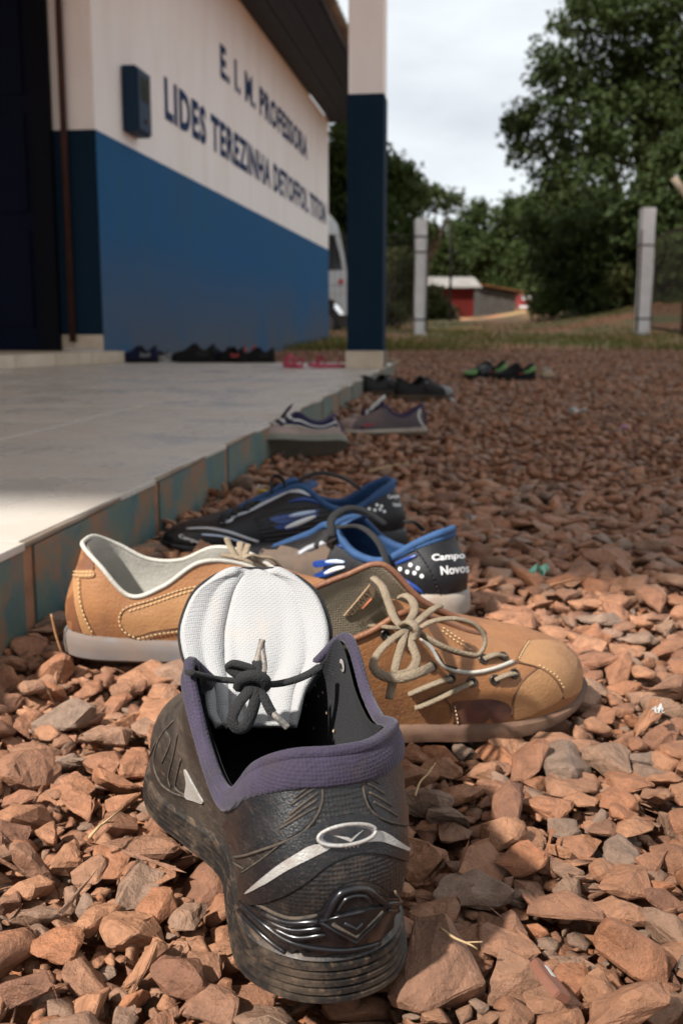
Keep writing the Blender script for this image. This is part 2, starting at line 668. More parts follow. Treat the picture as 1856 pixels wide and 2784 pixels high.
# ------------------------------------------------------------------ school building (local: x right, y away along the sign wall)
BA = R(7.6)
BM = Matrix.Translation((-1.39, 6.2, 0)) @ Matrix.Rotation(-BA, 4, 'Z')
BAND, EAVE, WLEN = 1.395, 3.14, 9.11


def build_school():
    b = thing('school_building', 'white and blue painted school building with lettered side wall', 'building', BM)
    box('side_wall', -0.15, 0, 0.0, WLEN, -0.12, EAVE, 'plaster_white', b)
    box('blue_dado', 0.0, 0.004, 0.0, WLEN, -0.1, BAND, 'paint_blue', b)
    # short wall beside the door, facing the porch
    box('front_wall', -0.36, -0.15, 0.0, 0.15, -0.12, EAVE, 'plaster_white', b)
    box('front_wall', -0.15, -0.0, -0.002, 0.0, 0.25, EAVE, 'plaster_white', b)
    box('front_wall', -6.0, -1.36, 0.0, 0.15, -0.12, EAVE, 'plaster_white', b)
    box('lintel', -1.36, -0.36, 0.0, 0.15, 2.35, EAVE, 'plaster_white', b)
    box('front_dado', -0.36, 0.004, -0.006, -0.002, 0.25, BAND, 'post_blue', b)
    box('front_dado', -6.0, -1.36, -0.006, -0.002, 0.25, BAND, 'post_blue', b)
    for i in range(2):
        box('skirting_tile', -0.36 + i * 0.183, -0.18 + i * 0.183, -0.012, -0.002, 0.17, 0.252, 'tile_beige', b, 0.002)
    box('end_wall', -6.0, -0.15, WLEN - 0.15, WLEN, -0.12, EAVE, 'plaster_white', b)
    box('far_side_wall', -6.15, -6.0, 0, WLEN, -0.12, EAVE, 'plaster_white', b)
    # door leaf, set back, and its steel frame
    d = box('door', -1.32, -0.30, 0.02, 0.06, 0.16, 2.33, 'door_blue', b)
    for z0 in (0.3, 0.95, 1.6):
        box('door_panel', -1.22, -0.42, 0.008, 0.019, z0, z0 + 0.55, 'door_blue', d, 0.004)
    box('door_frame', -0.36, -0.245, -0.05, -0.006, 0.16, 2.35, 'door_dark', b, 0.004)
    # rusty conduit running down the short wall
    tube('conduit', [(-0.172, -0.03, 3.1), (-0.172, -0.03, 0.21)], 0.019, 'rust_pipe', b, 10)
    # soffit boards
    for i in range(6):
        box('soffit_board', 0.012 + i * 0.115, 0.122 + i * 0.115, -0.3, WLEN + 0.12, EAVE - 0.006 * (i % 2), EAVE + 0.014, 'soffit_grey', b)
    box('fascia', 0.705, 0.725, -0.3, WLEN + 0.12, EAVE - 0.01, EAVE + 0.07, 'wood_grey', b)
    box('gable_trim', -0.2, 0.704, WLEN + 0.122, WLEN + 0.142, EAVE - 0.01, EAVE + 0.09, 'wood_grey', b)
    # corrugated roof sheets
    n = 46
    ys = np.linspace(-0.35, WLEN + 0.2, n * 8)
    V, Fc = [], []
    for xx, zz in ((0.80, EAVE + 0.10), (-3.0, EAVE + 1.15)):
        for th in (0.0, 0.012):
            for y in ys:
                V.append((xx, y, zz + 0.026 * math.sin(y * 2 * math.pi / 0.177) + th))
    m = len(ys)
    for i in range(m - 1):
        Fc += [(i, i + 1, 2 * m + i + 1, 2 * m + i), (m + i, 3 * m + i, 3 * m + i + 1, m + i + 1), (i, m + i, m + i + 1, i + 1)]
    mk('roof_sheets', V, Fc, 'fibre_cement', b, True)
    mk('roof_slope', [(-3.0, -0.35, EAVE + 1.14), (-3.0, WLEN + 0.2, EAVE + 1.14), (-6.9, WLEN + 0.2, EAVE + 0.1), (-6.9, -0.35, EAVE + 0.1),
                      (-3.0, -0.35, EAVE + 1.17), (-3.0, WLEN + 0.2, EAVE + 1.17), (-6.9, WLEN + 0.2, EAVE + 0.13), (-6.9, -0.35, EAVE + 0.13)],
       [(0, 1, 2, 3), (4, 7, 6, 5), (2, 6, 7, 3), (0, 4, 5, 1)], 'fibre_cement', b)
    # painted lettering on the side wall
    for s, y0, y1, z0, zh in (('E. I. M. PROFESSORA', 2.96, 7.32, 2.335, 0.272), ('LIDES TEREZINHA DETOFFOL TITON', 1.36, 8.85, 1.705, 0.285)):
        tv, tf = text_mesh(s, 0.037, 1.13)
        for lv, lf in islands(tv, tf):
            mk('letter', [(0.0045, y0 + (y1 - y0) * x, z0 + zh * z) for x, z in lv], lf, 'letter_paint', b)
    return b


school = build_school()


def build_meter():
    m = thing('meter_box', 'small blue electricity meter box mounted on the white school wall', 'meter box', BM @ Matrix.Translation((0.006, 0.47, 1.47)))
    box('case', 0, 0.085, 0, 0.27, 0.0, 0.38, 'meter_blue', m, 0.008)
    dr = box('cover', 0.086, 0.098, 0.015, 0.255, 0.012, 0.368, 'meter_blue', m, 0.004)
    box('window', 0.0985, 0.101, 0.06, 0.21, 0.19, 0.33, 'meter_glass', dr, 0.001)
    box('latch', 0.0985, 0.108, 0.12, 0.15, 0.06, 0.085, 'rust_frame', dr, 0.002)


build_meter()

# porch slab: concrete core, floor tiles, painted edge panels
def build_porch():
    p = thing('porch_floor', 'grey tiled porch slab with worn teal painted edge', 'porch floor', BM)
    EX = lambda y: 1.705 - 0.0195 * (y + 0.7)           # right edge of the slab
    YB, YF = 0.2, -7.4
    v = [(-5.5, YF, -0.06), (EX(YF) - 0.012, YF, -0.06), (EX(YB) - 0.012, YB, -0.06), (-5.5, YB, -0.06)]
    v += [(x, y, 0.083) for x, y, z in v]
    mk('slab', v, [(3, 2, 1, 0), (4, 5, 6, 7), (0, 1, 5, 4), (1, 2, 6, 5), (2, 3, 7, 6), (3, 0, 4, 7)], 'grout', p)
    tw, g = 0.412, 0.0045
    y0 = -4.665       # a cross joint
    j = 0
    rows = [y0 + k * tw for k in range(-7, 13)]
    for ya in rows:
        yb = min(ya + tw, YB)
        if ya >= YB - 0.05:
            continue
        yc = (ya + yb) / 2
        xe = EX(yc)
        for i in range(11):
            xa, xb = xe - (i + 1) * tw, xe - i * tw
            if xb < -2.2 or (yc < -5.9 and i > 3):
                continue
            o = box('floor_tile', xa + g / 2, xb - g / 2, ya + g / 2, yb - g / 2, 0.0832, 0.0905 + 0.0006 * math.sin(7.1 * i + 3.3 * ya), 'floor_tile', p, 0.0018)
    # edge panels and mortar joints
    for ya in rows:
        yb = min(ya + tw, YB)
        if ya >= YB - 0.05 or yb < -6.6:
            continue
        o = []
        for q, (a_, b_, dx, mt, nm) in enumerate(((ya + 0.024, yb - 0.002, 0.0, 'riser_paint', 'edge_panel'), (ya - 0.001, ya + 0.023, 0.0025, 'riser_mortar', 'edge_joint'))):
            xs = [EX(a_) - 0.011, EX(a_) - 0.001 - dx, EX(b_) - 0.001 - dx, EX(b_) - 0.011]
            yy = [a_, a_, b_, b_]
            v = [(xs[k], yy[k], z) for z in (-0.058, 0.0828) for k in range(4)]
            mk(nm, v, [(3, 2, 1, 0), (4, 5, 6, 7), (0, 1, 5, 4), (1, 2, 6, 5), (2, 3, 7, 6), (3, 0, 4, 7)], mt, p)
    tube('edge_trim', [(EX(y) - 0.004, y, 0.0862) for y in np.linspace(YF, YB, 30)], 0.0036, 'grout', p, 6)
    # raised doorway platform
    q = thing('doorway_step', 'low beige tiled step at the school doorway', 'step', BM)
    xr = lambda y: 0.115 + 0.205 * (y + 0.09)
    ya, yb = -3.4, -0.013
    v = [(-5.4, ya, 0.0915), (xr(ya) - 0.012, ya, 0.0915), (xr(yb) - 0.012, yb, 0.0915), (-5.4, yb, 0.0915)]
    v += [(x, y, 0.152) for x, y, z in v]
    mk('core', v, [(3, 2, 1, 0), (4, 5, 6, 7), (0, 1, 5, 4), (1, 2, 6, 5), (2, 3, 7, 6), (3, 0, 4, 7)], 'grout', q)
    st = 0.335
    for k in range(10):
        b_ = yb - k * st
        a_ = b_ - st + 0.005
        xs = [xr(a_) - 0.011, xr(a_), xr(b_), xr(b_) - 0.011]
        v = [(xs[i], (a_, a_, b_, b_)[i], z) for z in (0.093, 0.159) for i in range(4)]
        mk('riser_tile', v, [(3, 2, 1, 0), (4, 5, 6, 7), (0, 1, 5, 4), (1, 2, 6, 5), (2, 3, 7, 6), (3, 0, 4, 7)], 'tile_beige', q)
        for i in range(5):
            x1 = -0.012 - i * 0.4
            v = [((xr(a_) if i == 0 else 0.205 * (a_ + .09)) + x1, a_, 0), ((xr(b_) if i == 0 else .205 * (b_ + .09)) + x1, b_, 0)]
            w = 0.395 if i else 0.51
            xx = [v[0][0] - w, v[0][0], v[1][0], v[1][0] - w]
            vv = [(xx[n], (a_, a_, b_, b_)[n], z) for z in (0.153, 0.1595) for n in range(4)]
            mk('tread_tile', vv, [(3, 2, 1, 0), (4, 5, 6, 7), (0, 1, 5, 4), (1, 2, 6, 5), (2, 3, 7, 6), (3, 0, 4, 7)], 'tile_beige', q)
    # post at the porch corner
    t = thing('porch_post', 'square porch post, white above dark blue, at the slab corner', 'post', BM)
    x0, x1, y0_, y1 = 1.528, 1.698, -0.70, -0.53
    box('shaft', x0, x1, y0_, y1, 0.0915, 3.02, 'plaster_white', t, 0.006)
    e = 0.004
    vb = []
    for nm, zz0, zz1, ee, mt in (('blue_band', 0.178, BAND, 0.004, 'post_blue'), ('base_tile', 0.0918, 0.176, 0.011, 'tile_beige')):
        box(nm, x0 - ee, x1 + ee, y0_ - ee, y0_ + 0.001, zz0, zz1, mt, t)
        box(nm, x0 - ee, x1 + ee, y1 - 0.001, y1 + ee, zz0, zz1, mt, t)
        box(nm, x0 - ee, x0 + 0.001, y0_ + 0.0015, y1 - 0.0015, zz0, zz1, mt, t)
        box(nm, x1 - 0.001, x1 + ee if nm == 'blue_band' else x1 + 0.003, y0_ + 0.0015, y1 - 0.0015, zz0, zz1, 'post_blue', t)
    # unseen porch roof carried by the post, near edge set to shade the yard
    r = thing('porch_roof', 'flat porch roof over the tiled slab', 'roof', BM)
    box('beam', 1.50, 1.72, -7.0, 0.1, 3.022, 3.14, 'plaster_white', r)
    yr0, yr1, xr1 = -7.1, 0.0, 2.02
    nb = 14
    for i in range(nb):
        yy = yr0 + (yr1 - yr0) * i / nb
        box('ceiling_board', -6.2, xr1, yy + 0.004, yy + (yr1 - yr0) / nb - 0.004, 3.142, 3.162, 'plaster_white', r)  # unseen boards, white to bounce light down onto the slab
    box('roof_deck', -6.3, xr1 + 0.05, yr0, yr1, 3.164, 3.22, 'fibre_cement', r)
    box('far_pillar', -6.1, -5.9, -6.6, -6.4, 0.0, 3.14, 'plaster_white', r)


build_porch()


# ------------------------------------------------------------------ trees
def leaf_cloud(clumps, n, size, seed, droop=0.3):
    """clumps: (x,y,z,rx,ry,rz); returns verts,faces of n folded leaf quads spread through them"""
    g = np.random.default_rng(seed)
    cl = np.array(clumps, float)
    w = (cl[:, 3] * cl[:, 4] * cl[:, 5]) ** 0.72
        # tufts: twig-sized groups of leaves with gaps between them
    nt = max(30, n // 38)
    ti = g.choice(len(cl), nt, p=w / w.sum())
    d = g.normal(size=(nt, 3))
    d /= np.linalg.norm(d, axis=1)[:, None]
    T = cl[ti, :3] + d * cl[ti, 3:6] * (g.random(nt) ** 0.40)[:, None]
    tr = size * g.uniform(1.2, 3.0, nt)
    k = g.integers(0, nt, n)
    P = T[k] + np.clip(g.normal(size=(n, 3)), -1.5, 1.5) * (tr[k] * 0.62)[:, None] * np.array([1, 1, 0.72])
    d = d[k]
    ax = g.normal(size=(n, 3)) + d * 0.7
    ax[:, 2] -= droop
    ax /= np.linalg.norm(ax, axis=1)[:, None]
    u = np.cross(ax, g.normal(size=(n, 3)))
    u /= np.linalg.norm(u, axis=1)[:, None]
    s = size * g.uniform(0.6, 1.35, n)[:, None]
    V = np.stack([P - ax * s * 0.5, P + u * s * 0.32, P + ax * s * 0.62, P - u * s * 0.32], 1).reshape(-1, 3)
    return V, n


def quads_obj(name, V, n, mat, parent):
    me = bpy.data.meshes.new(name)
    me.vertices.add(len(V))
    me.vertices.foreach_set('co', V.astype(np.float32).ravel())
    me.loops.add(4 * n)
    me.loops.foreach_set('vertex_index', np.arange(4 * n, dtype=np.int32))
    me.polygons.add(n)
    me.polygons.foreach_set('loop_start', np.arange(0, 4 * n, 4, dtype=np.int32))
    me.update(calc_edges=True)
    me.materials.append(M(mat))
    return link(bpy.data.objects.new(name, me), parent)


def tree(name, label, cat, base, clumps, n, size, mat, trunk_r, seed, group=None, limbs=True):
    """clumps in metres relative to the base"""
    t = thing(name, label, cat, Matrix.Translation(base), group)
    V, m = leaf_cloud(clumps, n, size, seed)
    quads_obj('crown', V, m, mat, t)
    g = random.Random(seed)
    cs = sorted(clumps, key=lambda c: -c[3] * c[4])
    top = max(c[2] for c in clumps)
    cx = sum(c[0] for c in clumps) / len(clumps) * 0.5
    cy = sum(c[1] for c in clumps) / len(clumps) * 0.5
    th = top * 0.62
    pts = smoothline([(0, 0, -0.3), (cx * 0.2 + g.uniform(-.1, .1), cy * 0.2, th * 0.35), (cx * 0.6, cy * 0.6 + g.uniform(-.1, .1), th * 0.7), (cx, cy, th)], 5)
    rs = [trunk_r * (1.25 - 0.95 * i / (len(pts) - 1)) for i in range(len(pts))]
    parts = [tube_data(pts, rs, 9)]
    if limbs:
        for c in cs[:12]:
            k = g.uniform(0.3, 0.85)
            s = pts[int(k * (len(pts) - 1))]
            e = Vector(c[:3])
            mid = s.lerp(e, 0.5) + Vector((0, 0, -0.1 * (e - s).length))
            lp = smoothline([s, mid, e], 5)
            parts.append(tube_data(lp, [trunk_r * 0.42 * (1.05 - 0.85 * i / (len(lp) - 1)) for i in range(len(lp))], 6))
    V2, F2 = join_data(parts)
    mk('trunk', V2, F2, 'bark', t, True)
    return t


def gz(x, y):
    return float(ground_z(np.array(float(x)), np.array(float(y))))


def clumps_px(pts, D, base, depth=0.8, seed=0):
    """crown clumps given as (px x, px y, px radius) at distance D -> local ellipsoids, spread front to back"""
    g = random.Random(seed)
    out = []
    for x, y, r in pts:
        dy = g.uniform(-1.4, 1.4)
        p = aty(x * K, y * K, D + dy)
        rr = r * K / FPX * D
        out.append((p.x - base[0], p.y - base[1], p.z - base[2], rr, rr * depth * g.uniform(0.8, 1.2), rr * g.uniform(0.75, 1.0)))
    return out


def build_trees():
    # the big tree on the right: crown reaching out of the frame
    D = 34
    base = (10.2, 35.0, gz(10.2, 35))
    pts = [(1215, 330, 52), (1190, 270, 35), (1250, 250, 60), (1240, 170, 45), (1300, 120, 60), (1290, 60, 40), (1370, 60, 70), (1360, 10, 55), (1440, 30, 80),
           (1520, 20, 80), (1330, 220, 95), (1300, 330, 75), (1400, 170, 110), (1380, 320, 110), (1480, 140, 110), (1480, 300, 120), (1570, 130, 120), (1580, 300, 120),
           (1640, 60, 130), (1680, 220, 150), (1760, 120, 150), (1420, -70, 110), (1540, -110, 130), (1660, -120, 130), (1260, 400, 50), (1330, 420, 70),
           (1195, 305, 26), (1205, 350, 26), (1780, 320, 140), (1240, 110, 22), (1325, 20, 28)]
    tree('large_tree', 'tall dark leafy tree with wide crown behind the right fence post', 'tree', base, clumps_px(pts, D, base, 0.9, 3), 52000, 0.17, 'leaf_dark', 0.42, 21)
    # understorey on the right
    base = (9.0, 30.0, gz(9, 30))
    pts = [(1330, 560, 70), (1400, 520, 80), (1470, 480, 80), (1545, 500, 90), (1380, 620, 70), (1460, 600, 80), (1540, 620, 80), (1620, 560, 110), (1320, 650, 45),
           (1270, 610, 55), (1250, 520, 55), (1600, 660, 60), (1500, 670, 50), (1430, 680, 45), (1370, 690, 40), (1580, 380, 70), (1660, 420, 90)]
    tree('understorey_tree', 'dense dark green thicket tree below the big tree, behind right fence post', 'tree', base, clumps_px(pts, 29, base, 0.8, 5), 30000, 0.15, 'leaf_dark', 0.2, 22)
    # left tree behind school and post
    base = (-0.6, 31.0, gz(-.6, 31))
    pts = [(770, 360, 60), (800, 320, 40), (840, 380, 55), (880, 380, 35), (900, 420, 45), (850, 450, 70), (925, 470, 42), (780, 460, 70), (900, 520, 55), (840, 560, 70),
           (720, 400, 70), (930, 400, 25), (945, 440, 24), (680, 460, 80), (740, 540, 80), (930, 560, 40), (790, 300, 25), (880, 600, 55), (930, 640, 40), (840, 660, 50)]
    tree('broadleaf_tree', 'green broadleaf tree rising behind the school end wall and porch post', 'tree', base, clumps_px(pts, 30, base, 0.9, 6), 30000, 0.15, 'leaf_mid', 0.25, 23)
    # slim open tree beyond
    base = (4.6, 61.0, gz(4.6, 61))
    pts = [(985, 452, 15), (1008, 440, 12), (1035, 458, 12), (965, 432, 13), (1000, 478, 10), (955, 470, 16), (1045, 450, 8), (960, 530, 22), (1030, 478, 7), (945, 445, 12), (990, 540, 20)]
    tree('slim_tree', 'slim open-crowned tree with sky gaps above the left fence post', 'tree', base, clumps_px(pts, 60, base, 0.9, 7), 3600, 0.24, 'leaf_dark', 0.2, 24)
    # far wood behind the sheds: separate trees
    specs = [((12.0, 96), [(1085, 500, 32), (1055, 545, 35), (1110, 482, 22), (1100, 550, 50), (1070, 590, 45), (1130, 590, 50), (1040, 520, 15), (1080, 645, 45), (1130, 650, 45), (1040, 650, 40), (1100, 690, 40)], 'leaf_dark', 25,
              'rounded dark tree directly behind the red shed'),
             ((17.5, 90), [(1150, 485, 32), (1180, 472, 26), (1170, 530, 50), (1215, 510, 45), (1150, 570, 50), (1200, 590, 55), (1160, 640, 45), (1205, 650, 45), (1180, 690, 40), (1225, 690, 35)], 'leaf_dark', 26,
              'dark tree behind the grey wooden shed'),
             ((21.0, 80), [(1240, 485, 45), (1225, 452, 16), (1260, 540, 60), (1225, 600, 50), (1280, 620, 55), (1290, 470, 60), (1320, 540, 70), (1240, 650, 35)], 'leaf_dark', 27,
              'dark green tree filling the gap beside the parked car'),
             ((7.2, 84), [(1000, 590, 36), (960, 600, 40), (1030, 600, 36), (1020, 560, 22), (985, 630, 40), (940, 650, 40), (1010, 670, 40), (960, 690, 40), (920, 690, 40)], 'leaf_dark', 28,
              'low bushy tree between left fence post and red shed')]
    for (x, D), p, mt, sd, lab in specs:
        base = (x, D + 1.0, gz(x, D + 1))
        tree('woodland_tree', lab, 'tree', base, clumps_px(p, D, base, 0.9, sd), 13000, 0.36, mt, 0.3, sd, 'trees beyond the yard')
    # bushes along the left fence and on the right bank
    g = random.Random(4)
    bl = [((0.9, 22.0), 'leaf_olive', 'olive bush along the wire fence beside the porch post', [(895, 640, 36), (910, 600, 30), (925, 680, 34), (900, 720, 30), (940, 620, 26), (885, 690, 26), (945, 700, 26)]),
          ((3.6, 44.0), 'leaf_olive', 'scrubby bush in front of the red shed', [(985, 690, 26), (1000, 715, 20), (970, 720, 24), (1020, 725, 14)]),
          ((6.0, 31.0), 'leaf_mid', 'low green bush on the bank between the fence posts', [(1270, 690, 30), (1310, 680, 34), (1350, 690, 28), (1240, 705, 18), (1290, 655, 28)]),
          ((9.6, 27.5), 'leaf_mid', 'leafy green shrub on the bank behind the gate', [(1530, 640, 40), (1560, 600, 45), (1590, 650, 45), (1545, 560, 30), (1610, 560, 50), (1565, 690, 26)]),
          ((7.9, 29.0), 'leaf_olive', 'olive shrub on the bank left of the right fence post', [(1400, 660, 34), (1440, 650, 38), (1380, 690, 24), (1430, 690, 24), (1420, 610, 30)])]
    for (x, y), mt, lab, pts in bl:
        base = (x, y, gz(x, y))
        tree('bush', lab, 'bush', base, clumps_px(pts, y, base, 0.9, int(y)), 6500, 0.10 * y / 26, mt, 0.05, int(y * 3), 'bushes around the yard', limbs=True)
    # tall trees added behind the school, out of the frame, to shade the far yard
    labs = ['tall dense tree behind the school, beside the porch roof', 'tall dense tree behind the school, close to the door side', 'tall dense tree behind the middle of the school',
            'tall dense tree behind the far half of the school', 'tall dense tree behind the far end of the school', 'tall dense tree beyond the school, last of its row']
    for k, (x, y, hh) in enumerate(((-8.8, -0.6, 20), (-10.2, 4.0, 23), (-10, 9.5, 24), (-10.2, 15.5, 25), (-10.8, 22.5, 26), (-11.5, 30, 26))):
        g = random.Random(60 + k)
        cl = [(g.uniform(-2.4, 2.4), g.uniform(-2.6, 2.6), hh * g.uniform(0.26, 0.95), g.uniform(1.7, 2.6), g.uniform(1.8, 2.8), g.uniform(1.5, 2.2)) for _ in range(30)]
        tree('yard_tree', labs[k], 'tree', (x, y, 0), cl, 11000, 0.55, 'leaf_dark', 0.3, 80 + k, 'tall trees behind the school')
    # a smaller tree added behind the camera so its shade edge crosses the near gravel
    g = random.Random(91)
    cl = [(g.uniform(-1.5, 1.5), g.uniform(-1.5, 1.5), 8.4 + g.uniform(-1.6, 1.6), g.uniform(.8, 1.3), g.uniform(.8, 1.3), g.uniform(.7, 1.1)) for _ in range(22)]
    tree('shade_tree', 'small round-crowned yard tree standing behind the viewpoint', 'tree', (-4.20, -7.32, 0), cl, 6500, 0.30, 'leaf_mid', 0.16, 92)


build_trees()


# ------------------------------------------------------------------ fence posts, gate, pole, sheds, vehicles
def build_yard():
    D = 17.3
    def post(cx, top, wpx, lab):
        p = aty(cx * K, 768 * K, D)
        z0 = gz(p.x, D)
        zt = aty(cx * K, top * K, D).z
        w = wpx * K / FPX * D / 2
        t = thing('fence_post', lab, 'fence post', Matrix.Translation((p.x, D, z0)), 'white concrete posts at the yard entrance')
        bm = bmesh.new()
        bmesh.ops.create_cube(bm, size=1)
        for v in bm.verts:
            s = 1.0 if v.co.z > 0 else 0.92
            v.co = Vector((v.co.x * 2 * w * s, v.co.y * 2 * w * s, (v.co.z + .5) * (zt - z0 + .3) - .3))
        bmesh.ops.subdivide_edges(bm, edges=[e for e in bm.edges if abs(e.verts[0].co.z - e.verts[1].co.z) > .5], cuts=6)
        for v in bm.verts:
            v.co.x += 0.006 * math.sin(v.co.z * 5 + cx)
        bmesh.ops.bevel(bm, geom=bm.edges[:], offset=0.012, segments=2, affect='EDGES')
        bmk('shaft', bm, 'concrete_post', t)
        return t, w, zt - z0, p
    t, w, hh, p1 = post(963.5, 503, 27, 'white concrete fence post by the red shed, with wire bands')
    for z in (hh - 0.28, hh - 0.52, 0.24):
        box('wire_band', -w - 0.008, w + 0.008, -w - 0.008, w + 0.008, z - 0.014, z + 0.014, 'wire', t)
    tube('wire_stay', [(w * .95, -w - 0.02, 0.05), (w * 1.05, -w - 0.02, hh - 0.3)], 0.014, 'rust_frame', t, 6)
    t, w, hh, p2 = post(1473, 478, 30, 'white concrete gate post holding the mesh gate')
    for z in (hh - 0.58, 0.26):
        box('wire_band', -w - 0.008, w + 0.008, -w - 0.008, w + 0.008, z - 0.012, z + 0.012, 'wire', t)
    tube('wire_stay', [(-w * 1.12, -w - 0.02, 0.05), (-w * 1.12, -w - 0.02, hh - 0.35)], 0.014, 'rust_frame', t, 6)
    # mesh gate, swung open
    gm = thing('mesh_gate', 'open wire mesh gate in a rusty pipe frame', 'gate', Matrix.Translation((p2.x, D, gz(p2.x, D))))
    a = Vector((w + 0.03, 0.05, 0.12))
    b = Vector((w + 0.33, -0.7, 0.04))
    a2, b2 = a + Vector((0, 0, 1.4)), b + Vector((0, 0, 1.62))
    hx = [a, a2, b2, b]
    tube('frame_rail', [a2 + Vector((-0.28, 0.1, -0.12)), a2, b2], 0.022, 'rust_frame', gm, 8)
    tube('frame_rail', [a, b], 0.02, 'rust_frame', gm, 8)
    tube('frame_stile', [b + Vector((0, 0, -0.05)), b2], 0.035, 'rust_frame', gm, 8)
    tube('frame_stile', [a, a2], 0.02, 'rust_frame', gm, 8)
    parts = []
    for k in range(0, 15):
        u = k / 14
        for s in (1, -1):
            q0 = a.lerp(b, u if s > 0 else u)
            for j in range(0, 16):
                v0, v1 = j / 16, (j + 1) / 16
                u0 = min(1, max(0, u + (0.035 if (j % 2) else -0.035) * s))
                u1 = min(1, max(0, u + (-0.035 if (j % 2) else 0.035) * s))
                A = a.lerp(b, u0).lerp(a2.lerp(b2, u0), v0)
                B = a.lerp(b, u1).lerp(a2.lerp(b2, u1), v1)
                parts.append(tube_data([A, B], 0.0045, 3, caps=False))
    V, Fc = join_data(parts)
    mk('wire_mesh', V, Fc, 'wire', gm)
    # wire fence running left from the first post behind the porch post
    fm = thing('wire_fence', 'sagging wire mesh fence between the porch post and the white fence post', 'fence', Matrix.Translation((p1.x, D + .05, gz(p1.x, D))))
    parts = []
    L_, H_ = 2.3, 1.55
    nx, nz_ = 26, 18
    for i in range(nx):
        for j in range(nz_):
            for s in (1, -1):
                x0 = -0.12 - L_ * (i + (0.5 if s > 0 else 0)) / nx
                x1 = -0.12 - L_ * (i + (0 if s > 0 else 0.5)) / nx
                parts.append(tube_data([(x0, 0, 0.03 + H_ * j / nz_), (x1, 0, 0.03 + H_ * (j + 1) / nz_)], 0.0032, 3, caps=False))
    V, Fc = join_data(parts)
    mk('wire_mesh', V, Fc, 'wire', fm)
    for z in (0.03, 0.8, 1.58):
        tube('line_wire', [(-0.1, -0.01, z), (-1.2, -0.01, z - 0.02), (-2.45, -0.01, z)], 0.006, 'wire', fm, 5)
    # thin pole in front of the shed
    q = aty(1032 * K, 735 * K, 40)
    pz = gz(q.x, 40)
    pt = aty(1031 * K, 500 * K, 40).z
    po = thing('thin_pole', 'thin weathered pole standing in front of the red shed', 'pole', Matrix.Translation((q.x, 40, pz)))
    tube('shaft', [(0, 0, -0.2), (0.01, 0, 2), (-0.02, 0, pt - pz)], [0.05, 0.045, 0.035], 'wood_grey', po, 8)
    tube('crossarm', [(-0.12, 0, pt - pz - 0.15), (0.12, 0, pt - pz - 0.15)], 0.02, 'wood_grey', po, 6)
    # leaning pale pole at the right edge
    A = aty(1546 * K, 408 * K, 26)
    B = aty(1700 * K, 640 * K, 26)
    lp = thing('leaning_log', 'pale cut log leaning up beside the leafy shrub', 'log', Matrix.Translation((B.x, 26, gz(B.x, 26))))
    o = Vector((B.x, 26, gz(B.x, 26)))
    pts = smoothline([A - o, A.lerp(B, .5) - o + Vector((0, 0, .03)), B - o, Vector((B.x + 0.35, 26, gz(B.x, 26) - 0.1)) - o], 5)
    tube('stem', pts, [0.085 + 0.02 * i / len(pts) for i in range(len(pts))], 'wood_pale', lp, 10)
    # red shed
    D2 = 66.0
    x0, x1 = aty(985 * K, 700, D2).x, aty(1090 * K, 700, D2).x
    zb = aty(1000 * K, 737 * K, D2).z - 0.25
    ze = aty(1000 * K, 662 * K, D2).z
    zr = aty(1000 * K, 632 * K, D2).z
    rs = thing('red_shed', 'small red board shed with pale corrugated roof', 'shed', Matrix.Translation((x0, D2, zb)))
    Wd, He, Hr = x1 - x0, ze - zb, zr - zb
    box('wall', 0, Wd, 0, 3.0, 0, He, 'dark_opening', rs)
    nb = 14
    for i in range(nb):
        if 3 <= i <= 5:
            box('wall_board', Wd * i / nb + .008, Wd * (i + 1) / nb - .008, -0.03, -0.002, 0, He * 0.35, 'red_boards', rs)
            box('wall_board', Wd * i / nb + .008, Wd * (i + 1) / nb - .008, -0.03, -0.002, He * 0.8, He, 'red_boards', rs)
        else:
            box('wall_board', Wd * i / nb + .008, Wd * (i + 1) / nb - .008, -0.03 - 0.006 * (i % 2), -0.002, 0, He, 'red_boards', rs)
    V, Fc = [], []
    n = 120
    for (yy, zz) in ((-0.5, He + 0.02), (3.4, Hr + 0.02)):
        for th in (0, .03):
            for i in range(n):
                xx = -0.25 + (Wd + 0.65) * i / (n - 1)
                V.append((xx, yy, zz + th + 0.045 * math.sin(i / (n - 1) * 2 * math.pi * 13)))
    for i in range(n - 1):
        Fc += [(i, i + 1, 2 * n + i + 1, 2 * n + i), (n + i, 3 * n + i, 3 * n + i + 1, n + i + 1), (i, n + i, n + i + 1, i + 1)]
    mk('roof', V, Fc, 'roof_white', rs, True)
    # orange tarp heap beside the pole
    hp = [(x, y) for x, y in ((0, 0), (.5, .1), (1.0, 0), (1.1, -.4), (.5, -.55), (-.1, -.3))]
    P = aty(1005 * K, 733 * K, 48)
    zz = gz(P.x, 48)
    g = random.Random(9)
    bm = bmesh.new()
    bmesh.ops.create_icosphere(bm, subdivisions=3, radius=0.5)
    for v in bm.verts:
        v.co.x *= 1.25
        v.co.z = max(-0.1, v.co.z * (1.1 + 0.35 * math.sin(5 * v.co.x) + 0.25 * math.sin(7 * v.co.y + 1)) + 0.06 * math.sin(17 * v.co.x + 9 * v.co.y))
    ob = bmk('soil_heap', bm, 'riser_mortar', smooth=True)
    ob.matrix_world = Matrix.Translation((P.x + .4, 48, zz + .02))
    tag(ob, 'lumpy orange earth heap beside the thin pole', 'soil heap')
    # grey wooden shed
    D3 = 72.0
    x0, x1 = aty(1100 * K, 700, D3).x, aty(1185 * K, 700, D3).x
    zb = aty(1100 * K, 728 * K, D3).z - .2
    ze = aty(1100 * K, 654 * K, D3).z
    zr2 = aty(1180 * K, 672 * K, D3).z
